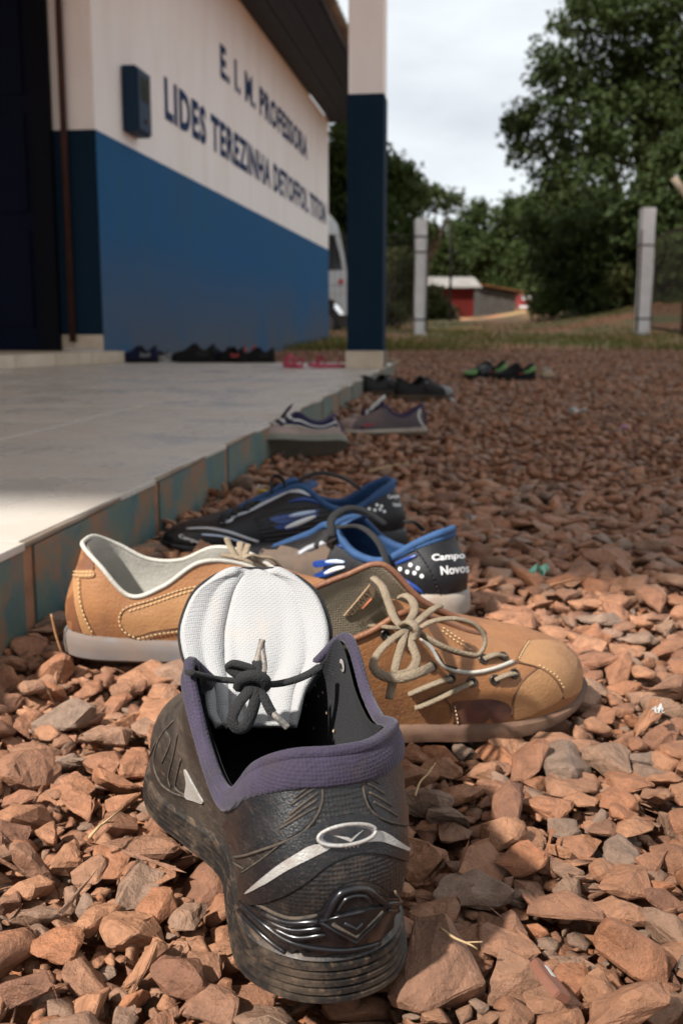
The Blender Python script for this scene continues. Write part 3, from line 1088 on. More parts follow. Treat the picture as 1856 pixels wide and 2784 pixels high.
    gs = thing('wooden_shed', 'weathered grey plank shed with rusty sloping roof', 'shed', Matrix.Translation((x0, D3, zb)))
    Wd = x1 - x0
    He, H2 = ze - zb, zr2 - zb
    v = [(0, 0, 0), (Wd, 0, 0), (Wd, 0, H2), (0, 0, He)]
    v += [(x, 3, z) for x, y, z in v]
    mk('wall', v, [(0, 1, 2, 3), (7, 6, 5, 4), (0, 4, 5, 1), (1, 5, 6, 2), (3, 2, 6, 7), (0, 3, 7, 4)], 'dark_opening', gs)
    nb = 13
    for i in range(nb):
        a_, b_ = Wd * i / nb + .012, Wd * (i + 1) / nb - .012
        h_ = He + (H2 - He) * (i + .5) / nb
        box('plank', a_, b_, -0.035 - .012 * (i % 3), -0.002, 0.05 * (i % 4), h_ - .05, 'wood_grey', gs)
    v = [(-0.35, -.5, He + .05), (Wd + .5, -.5, H2 + .0), (Wd + .5, 3.4, H2 + .02), (-.35, 3.4, He + .07)]
    v += [(x, y, z + .07) for x, y, z in v]
    mk('roof', v, [(3, 2, 1, 0), (4, 5, 6, 7), (0, 1, 5, 4), (1, 2, 6, 5), (2, 3, 7, 6), (3, 0, 4, 7)], 'roof_rust', gs)
    # parked car beyond the rise
    D4 = 84.0
    P = aty(1214 * K, 712 * K, D4)
    cz = gz(P.x, D4) - .2
    cr = thing('parked_car', 'maroon hatchback with pale windows parked beyond the sheds', 'car', Matrix.Translation((P.x, D4, max(cz, P.z - .75))))
    prof = [(-.78, 0, .25), (-.82, 0, .55), (-.80, 0, .85), (-.62, 0, 1.32), (-.5, 0, 1.40), (.5, 0, 1.40), (.62, 0, 1.32), (.80, 0, .85), (.82, 0, .55), (.78, 0, .25)]
    V, Fc = [], []
    ys = [(0, .96), (.1, 1.0), (2.4, 1.0), (3.4, .9), (3.8, .8)]
    hs = [(0, .92), (.1, 1.0), (2.0, 1.0), (2.9, .72), (3.8, .6)]
    m = len(prof)
    for (yy, sx), (_, sz) in zip(ys, hs):
        for x, _, z in prof:
            V.append((x * sx, yy, .25 + (z - .25) * (sz if z > .9 else 1)))
    for j in range(len(ys) - 1):
        for i in range(m):
            i2 = (i + 1) % m
            Fc.append((j * m + i, j * m + i2, (j + 1) * m + i2, (j + 1) * m + i))
    Fc.append(tuple(range(m))[::-1])
    Fc.append(tuple(4 * m + i for i in range(m)))
    mk('body', V, Fc, 'car_maroon', cr)
    box('rear_window', -.55, .55, -.04, -.005, .9, 1.28, 'van_white', cr, .02)
    for s in (-1, 1):
        box('tail_lamp', s * .7 - .08, s * .7 + .08, -.04, -.005, .6, .82, 'lamp_red', cr, .01)
        for yy in (.7, 3.0):
            Vt, Ft = tube_data([(s * .66, yy, .3), (s * .80, yy, .3)], .3, 16)
            mk('wheel', Vt, Ft, 'rubber', cr, True)
    box('bumper', -.78, .78, -.08, -.003, .3, .48, 'van_white', cr, .02)


build_yard()


def build_van():
    D = 20.5
    nose = aty(801 * K, 700 * K, D).x
    zg = aty(780 * K, 786 * K, D).z
    v = thing('white_van', 'white van parked behind the far end of the school wall', 'van', Matrix.Translation((nose, D, zg)))
    # side profile, front at x=0, running to -x
    prof = [(0.0, .38), (0.02, .75), (0.0, 1.02), (-0.04, 1.35), (-0.15, 1.95), (-0.22, 2.22), (-0.36, 2.40), (-0.6, 2.47), (-4.6, 2.47), (-4.78, 2.35), (-4.85, 1.6), (-4.85, .42)]
    arches = []
    def arch(cx):
        return [(cx - .43 + .0, .42)] + [(cx - .43 * math.cos(R(a)), .42 + .43 * math.sin(R(a))) for a in range(15, 180, 15)] + [(cx + .43, .42)]
    ring = prof + arch(-3.9) + arch(-0.50)
    bm = bmesh.new()
    vs0 = [bm.verts.new((x, 0.0, z)) for x, z in ring]
    f = bm.faces.new(vs0)
    r = bmesh.ops.extrude_face_region(bm, geom=[f])
    for q in r['geom']:
        if isinstance(q, bmesh.types.BMVert):
            q.co.y += 1.8
    # tumblehome
    for q in bm.verts:
        if q.co.z > 1.2:
            k = (q.co.z - 1.2) / 1.3
            q.co.y = 0.9 + (q.co.y - 0.9) * (1 - 0.10 * k * k)
    bmesh.ops.recalc_face_normals(bm, faces=bm.faces[:])
    be = [e for e in bm.edges if len(e.link_faces) == 2 and e.calc_face_angle(0) > 0.9 and min(e.verts[0].co.z, e.verts[1].co.z) > .9]
    bmesh.ops.bevel(bm, geom=be, offset=0.05, segments=2, affect='EDGES')
    body = bmk('body', bm, 'van_white', v)
    def pane(name, pts, mat, y=-0.012, par=v):
        yy = lambda z: (0.09 * ((max(z, 1.2) - 1.2) / 1.3) ** 2) + y
        V = [(x, yy(z), z) for x, z in pts] + [(x, yy(z) + .02, z) for x, z in pts]
        n = len(pts)
        return mk(name, V, [tuple(range(n)), tuple(range(2 * n - 1, n - 1, -1))] + [(i, n + i, n + (i + 1) % n, (i + 1) % n) for i in range(n)], mat, par)
    dr = pane('door', [(-1.45, .55), (-1.12, .55), (-0.98, .9), (-.06, .92), (-.05, 1.28), (-.20, 2.1), (-1.45, 2.1)], 'van_white', -.008)
    pane('window', [(-1.40, 1.36), (-.12, 1.36), (-.15, 1.55), (-.27, 2.02), (-1.40, 2.02)], 'glass_dark', -.016, dr)
    pane('window', [(-4.5, 1.36), (-1.7, 1.36), (-1.7, 2.02), (-4.5, 2.02)], 'glass_dark')
    box('door_handle', -1.38, -1.22, -.04, -.006, 1.12, 1.16, 'wire', dr)
    box('side_lamp', -.20, -.11, -.03, .01, 1.10, 1.19, 'lamp_red', v, .006)
    box('rub_strip', -3.3, -1.2, -.02, -.002, .78, .84, 'hub_metal', v)
    box('bumper', -.25, .06, -.02, 1.8, .30, .52, 'wood_grey', v, .03)
    for cx in (-0.50, -3.9):
        w = bpy.data.objects.new('wheel', None)
        link(w, v)
        w.location = (cx, .02, .36)
        V, Fc = [], []
        pr = [(.20, .02), (.30, -.01), (.35, .03), (.36, .1), (.35, .2), (.28, .22)]
        for k in range(28):
            a = 2 * math.pi * k / 28
            V += [(r_ * math.cos(a), y_, r_ * math.sin(a)) for r_, y_ in pr]
        m = len(pr)
        for k in range(28):
            k2 = (k + 1) % 28
            for i in range(m - 1):
                Fc.append((k * m + i, k * m + i + 1, k2 * m + i + 1, k2 * m + i))
        mk('tyre', V, Fc, 'rubber', w, True)
        V, Fc = [], []
        pr = [(0.0, .0), (.06, .0), (.08, .03), (.17, .04), (.205, .015), (.205, .05)]
        for k in range(28):
            a = 2 * math.pi * k / 28
            V += [(r_ * math.cos(a), y_, r_ * math.sin(a)) for r_, y_ in pr]
        for k in range(28):
            k2 = (k + 1) % 28
            for i in range(m - 1):
                Fc.append((k * m + i, k * m + i + 1, k2 * m + i + 1, k2 * m + i))
        mk('rim', V, Fc, 'hub_metal', w, True)
    box('windscreen', -.14, -.125, .25, 1.55, 1.4, 2.1, 'glass_dark', v)


build_van()
# ------------------------------------------------------------------ shoes: general builder
def catmull(A, n):
    """periodic Catmull-Rom through rows of A, n samples"""
    A = np.asarray(A, float)
    m = len(A)
    t = np.linspace(0, m, n, endpoint=False)
    i = np.floor(t).astype(int)
    f = (t - i)[:, None]
    p0, p1, p2, p3 = A[(i - 1) % m], A[i % m], A[(i + 1) % m], A[(i + 2) % m]
    return 0.5 * (2 * p1 + (p2 - p0) * f + (2 * p0 - 5 * p1 + 4 * p2 - p3) * f ** 2 + (3 * p1 - p0 - 3 * p2 + p3) * f ** 3)


# heel -> toe: sole outline x, half width | feather z | opening x, half width, z | lower control out, dz | upper control radial, dz
SNEAKER = [
    (.004, .000, .030, .018, .000, .104, .010, .030, .010, -.034),
    (.012, .021, .030, .023, .018, .103, .010, .030, .010, -.034),
    (.036, .034, .030, .042, .029, .094, .006, .030, .008, -.030),
    (.076, .036, .028, .074, .034, .074, .004, .022, .006, -.022),
    (.116, .036, .026, .106, .036, .078, .004, .024, .006, -.022),
    (.156, .041, .024, .136, .035, .104, .004, .032, .008, -.030),
    (.196, .048, .022, .162, .024, .092, .004, .034, .018, -.016),
    (.236, .046, .022, .184, .015, .078, .004, .032, .030, -.010),
    (.270, .029, .024, .196, .008, .071, .004, .030, .040, -.008),
    (.289, .000, .026, .199, .000, .070, .004, .030, .044, -.008)]


class Shoe:
    def __init__(self, name, label, cat, mat, half=SNEAKER, scale=1.0, wid=1.0, hgt=1.0, bend=0.012, side=1, NS=168, NT=36, group=None,
                 lskew=None, rskew=None):
        """lskew / rskew: functions on the station table for one side (to make the two sides differ)"""
        self.o = thing(name, label, cat, mat, group)
        self.mw = mat
        self.inv = mat.inverted()
        rows = []
        L = [list(r) for r in half]
        if lskew:
            L = lskew([r[:] for r in L])
        Rr = [list(r) for r in half]
        if rskew:
            Rr = rskew([r[:] for r in Rr])
        for r in L:
            rows.append([r[0], r[1], r[2], r[3], r[4], r[5], r[6], r[7], r[8], r[9]])
        for r in Rr[-2:0:-1]:
            rows.append([r[0], -r[1], r[2], r[3], -r[4], r[5], r[6], r[7], r[8], r[9]])
        A = np.array(rows)
        S = catmull(A, NS)
        x, y, zf, cx, cy, cz, o1, d1, o2, d2 = S.T
        F = np.stack([x, y, zf], 1)
        C = np.stack([cx, cy, cz], 1)
        Lx = x.max()
        bnd = lambda P: np.stack([P[..., 0], P[..., 1] + side * bend * (np.clip(P[..., 0], 0, None) / Lx) ** 2, P[..., 2]], -1)
        tan = np.roll(F, -1, 0) - np.roll(F, 1, 0)
        nrm = np.stack([tan[:, 1], -tan[:, 0]], 1)
        nrm /= np.linalg.norm(nrm, axis=1)[:, None] + 1e-9
        cen = np.array([0.14, 0])
        sgn = np.sign(np.sum(nrm * (F[:, :2] - cen), 1).mean())
        nrm *= sgn
        rad = F[:, :2] - C[:, :2]
        rad /= np.linalg.norm(rad, axis=1)[:, None] + 1e-6
        # where the opening lies right above the outline use the outline's own normal
        dist = np.linalg.norm(F[:, :2] - C[:, :2], axis=1)
        wgt = np.clip((dist - .010) / .02, 0, 1)[:, None]
        rad = rad * wgt + nrm * (1 - wgt)
        P1 = np.concatenate([F[:, :2] + nrm * o1[:, None], (zf + d1)[:, None]], 1)
        P2 = np.concatenate([C[:, :2] + rad * o2[:, None], (cz + d2)[:, None]], 1)
        t = np.linspace(0, 1, NT)[None, :, None]
        G = F[:, None] * (1 - t) ** 3 + 3 * P1[:, None] * t * (1 - t) ** 2 + 3 * P2[:, None] * t * t * (1 - t) + C[:, None] * t ** 3
        sc = np.array([scale, scale * wid, scale * hgt])
        self.G = bnd(G) * sc
        self.F = bnd(F) * sc
        self.C = self.G[:, -1]
        self.nrm = nrm
        self.NS, self.NT = NS, NT
        self.sc = scale
        self.refresh()

    def refresh(self):
        ds = np.roll(self.G, -1, 0) - np.roll(self.G, 1, 0)
        dt = np.gradient(self.G, axis=1)
        N = np.cross(ds, dt)
        N /= np.linalg.norm(N, axis=2)[..., None] + 1e-12
        c = self.G.mean((0, 1))
        if np.sum(N * (self.G - c)) < 0:
            N = -N
        self.N = N
        mw = np.array(self.mw)
        W = self.G.reshape(-1, 3) @ mw[:3, :3].T + mw[:3, 3]
        faces = self.gridfaces(self.NS, self.NT)
        self.bvh = BVHTree.FromPolygons([Vector(p) for p in W], faces)

    @staticmethod
    def gridfaces(ns, nt, closed=True, flip=False):
        f = []
        for i in range(ns if closed else ns - 1):
            j = (i + 1) % ns
            for k in range(nt - 1):
                q = (i * nt + k, j * nt + k, j * nt + k + 1, i * nt + k + 1)
                f.append(q[::-1] if flip else q)
        return f

    def upper(self, mat, name='upper'):
        return mk(name, self.G.reshape(-1, 3), self.gridfaces(self.NS, self.NT), mat, self.o, True)

    def lining(self, mat, th=0.004, t0=0, name='lining'):
        k0 = int(t0 * (self.NT - 1))
        Gi = self.G[:, k0:] - self.N[:, k0:] * th
        Gi[:, -1, 2] = self.G[:, -1, 2] - 0.0005
        return mk(name, Gi.reshape(-1, 3), self.gridfaces(self.NS, self.NT - k0, flip=True), mat, self.o, True)

    def insole(self, mat, z=0.006, name='insole'):
        P = self.F.copy()
        c = P.mean(0)
        P = c + (P - c) * 0.97
        P[:, 2] = self.F[:, 2] + z * self.sc
        V = [tuple(p) for p in P] + [(c[0], c[1], P[:, 2].mean())]
        n = len(P)
        return mk(name, V, [(i, (i + 1) % n, n) for i in range(n)], mat, self.o)

    def sole(self, mat, rings, spring=0.012, name='sole', heel_lift=0.0, sub=2):
        """rings: (z fraction of the feather height, outward offset); bottom follows toe spring"""
        F = self.F[::sub]
        n2 = self.nrm[::sub]
        Lx = F[:, 0].max()
        u = F[:, 0] / Lx
        zb = spring * np.clip((u - .68) / .32, 0, 1) ** 2 + heel_lift * np.clip((.12 - u) / .12, 0, 1) ** 2
        V = []
        for fz, off in rings:
            z = zb + (F[:, 2] - zb) * fz
            V.append(np.stack([F[:, 0] + n2[:, 0] * off, F[:, 1] + n2[:, 1] * off, z], 1))
        m = len(F)
        V = np.stack(V, 1)
        k = V.shape[1]
        fc = self.gridfaces(m, k)
        VV = [tuple(p) for p in V.reshape(-1, 3)]
        for e, fl in ((0, True), (k - 1, False)):
            c = V[:, e].mean(0)
            VV.append(tuple(c))
            ci = len(VV) - 1
            for i in range(m):
                q = (i * k + e, ((i + 1) % m) * k + e, ci)
                fc.append(q if fl else q[::-1])
        o = mk(name, VV, fc, mat, self.o, True)
        mod = o.modifiers.new('edge', 'EDGE_SPLIT')
        mod.split_angle = R(40)
        return o

    def rim(self, mat, r, s0=0.0, s1=1.0, name='collar_edge', drop=0.0, n=8):
        m = self.NS
        a, b = int(s0 * m), int(s1 * m)
        idx = [i % m for i in range(a, b)]
        P = [Vector(self.C[i] - np.array([0, 0, drop])) for i in idx]
        rr = r if isinstance(r, (int, float)) else [r((i % m) / m) for i in range(a, b)]
        V, Fc = tube_data(P, rr, n, closed=(b - a) >= m)
        return mk(name, V, Fc, mat, self.o, True)

    def band(self, mat, s0, s1, t0, t1, off=0.001, bulge=0.0, name='panel', ends=True):
        """raised strip of the upper between param lines; t0,t1 numbers or functions of s"""
        m = self.NS
        a, b = int(round(s0 * m)), int(round(s1 * m))
        K_ = 14
        f0 = t0 if callable(t0) else (lambda s: t0)
        f1_ = t1 if callable(t1) else (lambda s: t1)
        rows = []
        for i in range(a, b + 1):
            s = i / m
            ts = np.linspace(f0(s), f1_(s), K_) * (self.NT - 1)
            k0 = np.clip(np.floor(ts).astype(int), 0, self.NT - 2)
            fr = (ts - k0)[:, None]
            g, nn = self.G[i % m], self.N[i % m]
            p = g[k0] * (1 - fr) + g[k0 + 1] * fr
            nv = nn[k0] * (1 - fr) + nn[k0 + 1] * fr
            prof = off + bulge * np.sin(np.linspace(0, math.pi, K_)) ** 0.6
            prof[0] = prof[-1] = -0.0004
            rows.append(p + nv * prof[:, None])
        V = np.array(rows)
        return mk(name, V.reshape(-1, 3), self.gridfaces(V.shape[0], K_, closed=False), mat, self.o, True)

    # --- things traced on the photograph and laid on the surface
    def hit(self, x, y):
        d = ray(x, y).normalized()
        loc, nr, idx, dist = self.bvh.ray_cast(CAM, d)
        if loc is None:
            return None
        if nr.dot(d) > 0:
            nr = -nr
        i, k = divmod(idx, self.NT - 1)
        nv = Vector(self.N[i, k])
        nv = (self.mw.to_3x3() @ nv).normalized()
        if nv.dot(nr) < 0:
            nv = -nv
        return loc, nv

    def line(self, pts, rad, mat, name='seam', off=0.0, flat=1.0, n=6, step=9, smooth=True, taper=False):
        P = smoothline([(x, y, 0) for x, y in pts], 6) if smooth else [Vector((x, y, 0)) for x, y in pts]
        Q, U = [], []
        for p in P:
            h = self.hit(p.x, p.y)
            if h:
                q = h[0] + h[1] * off
                if Q and (q - Q[-1]).length < rad * 0.3:
                    continue
                if Q and (q - Q[-1]).length > 0.05:
                    continue
                Q.append(q)
                U.append(h[1])
        if len(Q) < 2:
            return None
        rr = [rad * (math.sin(math.pi * (i + .4) / (len(Q) - .2)) ** 0.5 if taper else 1) for i in range(len(Q))]
        V, Fc = tube_data(Q, rr, n, up=U, flat=flat)
        return mk(name, [self.inv @ v for v in V], Fc, mat, self.o, True)

    def stitches(self, pts, mat, ln=0.0024, gap=0.0013, r=0.0005, name='stitching', off=0.0003):
        P = smoothline([(x, y, 0) for x, y in pts], 10)
        Q = []
        for p in P:
            h = self.hit(p.x, p.y)
            if h and (not Q or (h[0] - Q[-1][0]).length < 0.05):
                Q.append(h)
        parts = []
        acc, start, on = 0.0, None, True
        for (a, na), (b, nb) in zip(Q, Q[1:]):
            seg = (b - a).length
            pos = 0.0
            while seg - pos > 1e-9:
                need = (ln if on else gap) - acc
                if start is None:
                    start = a.lerp(b, pos / seg)
                stp = min(need, seg - pos)
                pos += stp
                acc += stp
                if acc >= (ln if on else gap) - 1e-9:
                    e = a.lerp(b, pos / seg)
                    if on and (e - start).length > 1e-5:
                        parts.append(tube_data([start + na * off, start.lerp(e, .5) + na * (off + r * .5), e + na * off], r, 5, up=na))
                    on = not on
                    acc = 0.0
                    start = e
        if not parts:
            return None
        V, Fc = join_data(parts)
        o = mk(name, [self.inv @ v for v in V], Fc, mat, self.o, True)
        o['kind'] = 'stuff'
        return o

    def patch(self, pts, mat, off=0.0008, name='panel', step=14, curve=True, dome=0.0):
        """closed outline in photo pixels laid on the upper as a thin raised piece"""
        if curve:
            ol = [(p.x, p.y) for p in smoothline([(x, y, 0) for x, y in pts], 5, closed=True)]
        else:
            ol = list(pts)
        dn = []
        for i in range(len(ol)):
            a, b = ol[i], ol[(i + 1) % len(ol)]
            m = max(1, int(math.hypot(b[0] - a[0], b[1] - a[1]) / step))
            dn += [(a[0] + (b[0] - a[0]) * k / m, a[1] + (b[1] - a[1]) * k / m) for k in range(m)]
        A = sum(dn[i][0] * dn[(i + 1) % len(dn)][1] - dn[(i + 1) % len(dn)][0] * dn[i][1] for i in range(len(dn)))
        if A < 0:
            dn = dn[::-1]
        xs = [p[0] for p in dn]
        ys = [p[1] for p in dn]
        def inside(x, y):
            c = False
            for i in range(len(dn)):
                x1, y1 = dn[i]
                x2, y2 = dn[i - 1]
                if (y1 > y) != (y2 > y) and x < (x2 - x1) * (y - y1) / (y2 - y1) + x1:
                    c = not c
            return c
        inner = []
        yy = min(ys) + step * .5
        while yy < max(ys):
            xx = min(xs) + step * .5
            while xx < max(xs):
                if inside(xx, yy) and min((xx - a) ** 2 + (yy - b) ** 2 for a, b in dn) > (step * .5) ** 2:
                    inner.append((xx, yy))
                xx += step
            yy += step
        nb = len(dn)
        r = delaunay_2d_cdt([Vector(p) for p in dn + inner], [], [list(range(nb))], 1, 1e-5)
        vv, ff = r[0], r[2]
        hits = [self.hit(v.x, v.y) for v in vv]
        bm = bmesh.new()
        bv = []
        for v, h in zip(vv, hits):
            if h is None:
                bv.append(None)
                continue
            bv.append(bm.verts.new(self.inv @ (h[0] + h[1] * off)))
        low = {}
        for i, (v, h) in enumerate(zip(vv, hits)):
            if h is not None:
                low[bv[i]] = self.inv @ (h[0] - h[1] * 0.0006)
        for q in ff:
            if all(bv[i] is not None for i in q):
                d = max((bv[q[a]].co - bv[q[a - 1]].co).length for a in range(len(q)))
                if d < 0.03:
                    try:
                        bm.faces.new([bv[i] for i in q])
                    except ValueError:
                        pass
        # keep only the main piece where the outline runs off the surface
        seen, best = set(), []
        for f in bm.faces:
            if f in seen:
                continue
            st, comp = [f], []
            seen.add(f)
            while st:
                q = st.pop()
                comp.append(q)
                for e in q.edges:
                    for g in e.link_faces:
                        if g not in seen:
                            seen.add(g)
                            st.append(g)
            if len(comp) > len(best):
                best = comp
        bs = set(best)
        bmesh.ops.delete(bm, geom=[f for f in bm.faces if f not in bs], context='FACES_ONLY')
        be = [e for e in bm.edges if len(e.link_faces) == 1]
        bound = set(v for e in be for v in e.verts)
        mp_ = {}
        for v in bound:
            mp_[v] = bm.verts.new(low[v])
        for e in be:
            a, b = e.verts
            try:
                bm.faces.new((a, b, mp_[b], mp_[a]))
            except ValueError:
                pass
        for v in [v for v in bm.verts if not v.link_faces]:
            bm.verts.remove(v)
        bmesh.ops.recalc_face_normals(bm, faces=bm.faces[:])
        o = bmk(name, bm, mat, self.o, True)
        md = o.modifiers.new('edge', 'EDGE_SPLIT')
        md.split_angle = R(50)
        return o

    def text(self, s, quad, mat, off=0.0006, bold=0.02, name='lettering'):
        """text laid on the surface inside a pixel quad: top-left, top-right, bottom-right, bottom-left"""
        tv, tf = text_mesh(s, bold)
        (ax, ay), (bx, by), (cx, cy), (dx, dy) = quad
        V, ok = [], []
        for u, w in tv:
            x = (dx + (cx - dx) * u) * (1 - w) + (ax + (bx - ax) * u) * w
            y = (dy + (cy - dy) * u) * (1 - w) + (ay + (by - ay) * u) * w
            h = self.hit(x, y)
            ok.append(h is not None)
            V.append(self.inv @ (h[0] + h[1] * off) if h else Vector((0, 0, 0)))
        tf = [q for q in tf if all(ok[i] for i in q) and max((V[q[i]] - V[q[i - 1]]).length for i in range(len(q))) < .03]
        return mk(name, V, tf, mat, self.o)

    def dots(self, pts, r, mat, off=0.0002, name='dot'):
        for x, y in pts:
            h = self.hit(x, y)
            if not h:
                continue
            q = h[1].to_track_quat('Z', 'Y').to_matrix()
            V = [self.inv @ (h[0] + h[1] * off + q @ Vector((r * math.cos(a), r * math.sin(a), 0))) for a in np.linspace(0, 2 * math.pi, 12, endpoint=False)]
            V += [self.inv @ (h[0] + h[1] * (off + 0.0006))]
            mk(name, V, [(i, (i + 1) % 12, 12) for i in range(12)], mat, self.o, True)

    def eyelets(self, pts, r, mat, hole, name='eyelet'):
        for x, y in pts:
            h = self.hit(x, y)
            if not h:
                continue
            q = h[1].to_track_quat('Z', 'Y').to_matrix()
            ring = [h[0] + h[1] * 0.0006 + q @ Vector((r * math.cos(a), r * math.sin(a), 0)) for a in np.linspace(0, 2 * math.pi, 16, endpoint=False)]
            V, Fc = tube_data(ring, r * .3, 6, closed=True)
            e = mk(name, [self.inv @ v for v in V], Fc, mat, self.o, True)
            V = [self.inv @ (h[0] + h[1] * 0.0004 + q @ Vector((r * .9 * math.cos(a), r * .9 * math.sin(a), 0))) for a in np.linspace(0, 2 * math.pi, 12, endpoint=False)]
            mk('hole', V, [tuple(range(12))], hole, e)

    def cord(self, pts, rad, mat, name='lace', flat=0.5, n=8, per=6, radii=None):
        """pts: (px x, px y, distance) for loose laces, or world vectors"""
        W = [aty(*p) if not isinstance(p, Vector) else p for p in pts]
        P = smoothline(W, per)
        V, Fc = tube_data(P, rad, n, flat=flat)
        return mk(name, [self.inv @ v for v in V], Fc, mat, self.o, True)

    def sheet(self, rows, mat, th=0.004, name='tongue', local=True, round_=0.0):
        """curved sheet from rows of points (each row same length) with thickness"""
        A = np.array(rows, float)
        m, n = A.shape[:2]
        du = np.gradient(A, axis=0)
        dv = np.gradient(A, axis=1)
        N = np.cross(du, dv)
        N /= np.linalg.norm(N, axis=2)[..., None] + 1e-12
        T = np.full((m, n), th / 2)
        T[:, 0] = T[:, -1] = th * .12
        T[-1] = th * .12
        B1 = A + N * T[..., None]
        B2 = A - N * T[..., None]
        V = [tuple(p) for p in B1.reshape(-1, 3)] + [tuple(p) for p in B2.reshape(-1, 3)]
        q = m * n
        Fc = []
        for i in range(m - 1):
            for j in range(n - 1):
                a = i * n + j
                Fc += [(a, a + n, a + n + 1, a + 1), (q + a, q + a + 1, q + a + n + 1, q + a + n)]
        for i in range(m - 1):
            a = i * n
            Fc.append((a, q + a, q + a + n, a + n))
            a = i * n + n - 1
            Fc.append((a, a + n, q + a + n, q + a))
        for j in range(n - 1):
            a = j
            Fc.append((a, a + 1, q + a + 1, q + a))
            a = (m - 1) * n + j
            Fc.append((a, q + a, q + a + 1, a + 1))
        V = [self.inv @ Vector(v) for v in V] if not local else V
        return mk(name, V, Fc, mat, self.o, True), B1, B2


def place(x, y, z, yaw, roll=0.0, pitch=0.0):
    """yaw: heading of the toe; roll about the shoe's length; pitch lifts the toe"""
    return Matrix.Translation((x, y, z)) @ Matrix.Rotation(R(yaw), 4, 'Z') @ Matrix.Rotation(R(-pitch), 4, 'Y') @ Matrix.Rotation(R(roll), 4, 'X')


FOOT = []       # footprints: gravel under a shoe lies a little lower


def footprint(mat, L, r=0.042):
    FOOT.append((mat @ Vector((0.035, 0, 0)), mat @ Vector((L - 0.04, 0, 0)), r))

# ------------------------------------------------------------------ shoe materials
DUST = (0.105, 0.072, 0.048)
simple('black_leather', (0.009, 0.009, 0.0105), 0.33, dirt=(0.060, 0.045, 0.034), dscale=26, damt=0.4, bump=0.25, bscale=900, low=0.52, high=0.75, streak=(520, 0.3, (0.10, 0.07, 0.05)))
simple('black_leather_dusty', (0.012, 0.0115, 0.011), 0.42, dirt=(0.085, 0.060, 0.042), dscale=22, damt=0.8, bump=0.3, bscale=700, low=0.40, high=0.75, streak=(420, 0.55, (0.13, 0.095, 0.068)))
simple('black_plastic', (0.010, 0.010, 0.012), 0.22, dirt=(0.09, 0.06, 0.04), dscale=45, damt=0.5, low=0.52, high=0.72)
simple('black_dotted', (0.012, 0.0115, 0.0115), 0.36, dirt=(0.12, 0.074, 0.044), dscale=50, damt=0.55, weave=560, low=0.48, high=0.74)
simple('purple_mesh', (0.034, 0.024, 0.052), 0.85, col2=(0.020, 0.015, 0.032), nscale=60, weave=620, sheen=0.1, dirt=(0.12, 0.07, 0.05), dscale=30, damt=0.35, low=0.55, high=0.75)
simple('dark_lining', (0.010, 0.010, 0.012), 0.9, dirt=(0.07, 0.055, 0.045), dscale=90, damt=0.6, low=0.6, high=0.72, weave=500)
simple('purple_lining', (0.022, 0.018, 0.030), 0.9, weave=520)
simple('white_mesh', (0.31, 0.31, 0.312), 0.8, weave=900, dirt=(0.52, 0.38, 0.26), dscale=16, damt=0.5, low=0.55, high=0.8)
simple('black_lace', (0.012, 0.012, 0.013), 0.85, bump=0.9, bscale=900)
simple('aglet', (0.07, 0.068, 0.065), 0.35, dirt=(0.3, 0.25, 0.2), dscale=300, damt=0.7)
simple('silver_trim', (0.42, 0.41, 0.39), 0.42, metal=0.35, bump=0.3, bscale=900, dirt=(0.2, 0.15, 0.11), dscale=60, damt=0.5)
simple('chrome_badge', (0.20, 0.19, 0.20), 0.25, metal=0.7, dirt=(0.12, 0.09, 0.07), dscale=120, damt=0.5)
simple('sole_dusty', (0.013, 0.012, 0.0115), 0.45, dirt=(0.12, 0.078, 0.048), dscale=42, damt=0.7, streak=(300, 0.6, (0.15, 0.095, 0.058)), low=0.47, high=0.72, bump=0.3, bscale=300)
simple('dirt_line', (0.15, 0.098, 0.06), 0.9, col2=(0.07, 0.05, 0.036), nscale=200)
simple('groove_dust', (0.085, 0.062, 0.044), 0.9, col2=(0.03, 0.026, 0.022), nscale=300)

simple('tan_leather', (0.275, 0.122, 0.045), 0.55, col2=(0.215, 0.090, 0.034), nscale=26, dirt=(0.125, 0.050, 0.024), dscale=19, damt=0.75, streak=(260, 0.3, (0.36, 0.20, 0.10)), bump=0.35, bscale=420, low=0.52, high=0.74)
simple('tan_leather_pale', (0.34, 0.175, 0.073), 0.55, col2=(0.28, 0.138, 0.058), nscale=24, dirt=(0.17, 0.078, 0.038), dscale=24, damt=0.6, streak=(260, 0.25, (0.42, 0.26, 0.14)), bump=0.35, bscale=420, low=0.55, high=0.75)
simple('tan_leather_scuffed', (0.19, 0.075, 0.030), 0.5, col2=(0.14, 0.052, 0.024), nscale=22, dirt=(0.07, 0.030, 0.020), dscale=14, damt=0.75, bump=0.35, bscale=420, low=0.46, high=0.66)
simple('tan_lining', (0.42, 0.40, 0.355), 0.8, col2=(0.35, 0.33, 0.29), nscale=30, bump=0.3, bscale=300)
simple('olive_lining', (0.24, 0.20, 0.14), 0.9, weave=520, col2=(0.19, 0.155, 0.11), nscale=30)
simple('tan_lace', (0.27, 0.21, 0.145), 0.85, col2=(0.21, 0.16, 0.105), nscale=90, bump=1.0, bscale=700)
simple('tan_stitch', (0.52, 0.37, 0.20), 0.8)
simple('worn_maroon', (0.075, 0.028, 0.022), 0.55, col2=(0.13, 0.05, 0.028), nscale=40, dirt=(0.04, 0.018, 0.016), dscale=30, damt=0.8)
simple('dark_seam', (0.11, 0.050, 0.025), 0.8)
simple('grey_sole', (0.115, 0.113, 0.118), 0.6, col2=(0.09, 0.088, 0.09), nscale=30, dirt=(0.17, 0.11, 0.075), dscale=20, damt=0.6)
simple('brown_sole', (0.105, 0.050, 0.028), 0.6, col2=(0.075, 0.037, 0.023), nscale=30, dirt=(0.19, 0.11, 0.065), dscale=22, damt=0.6)
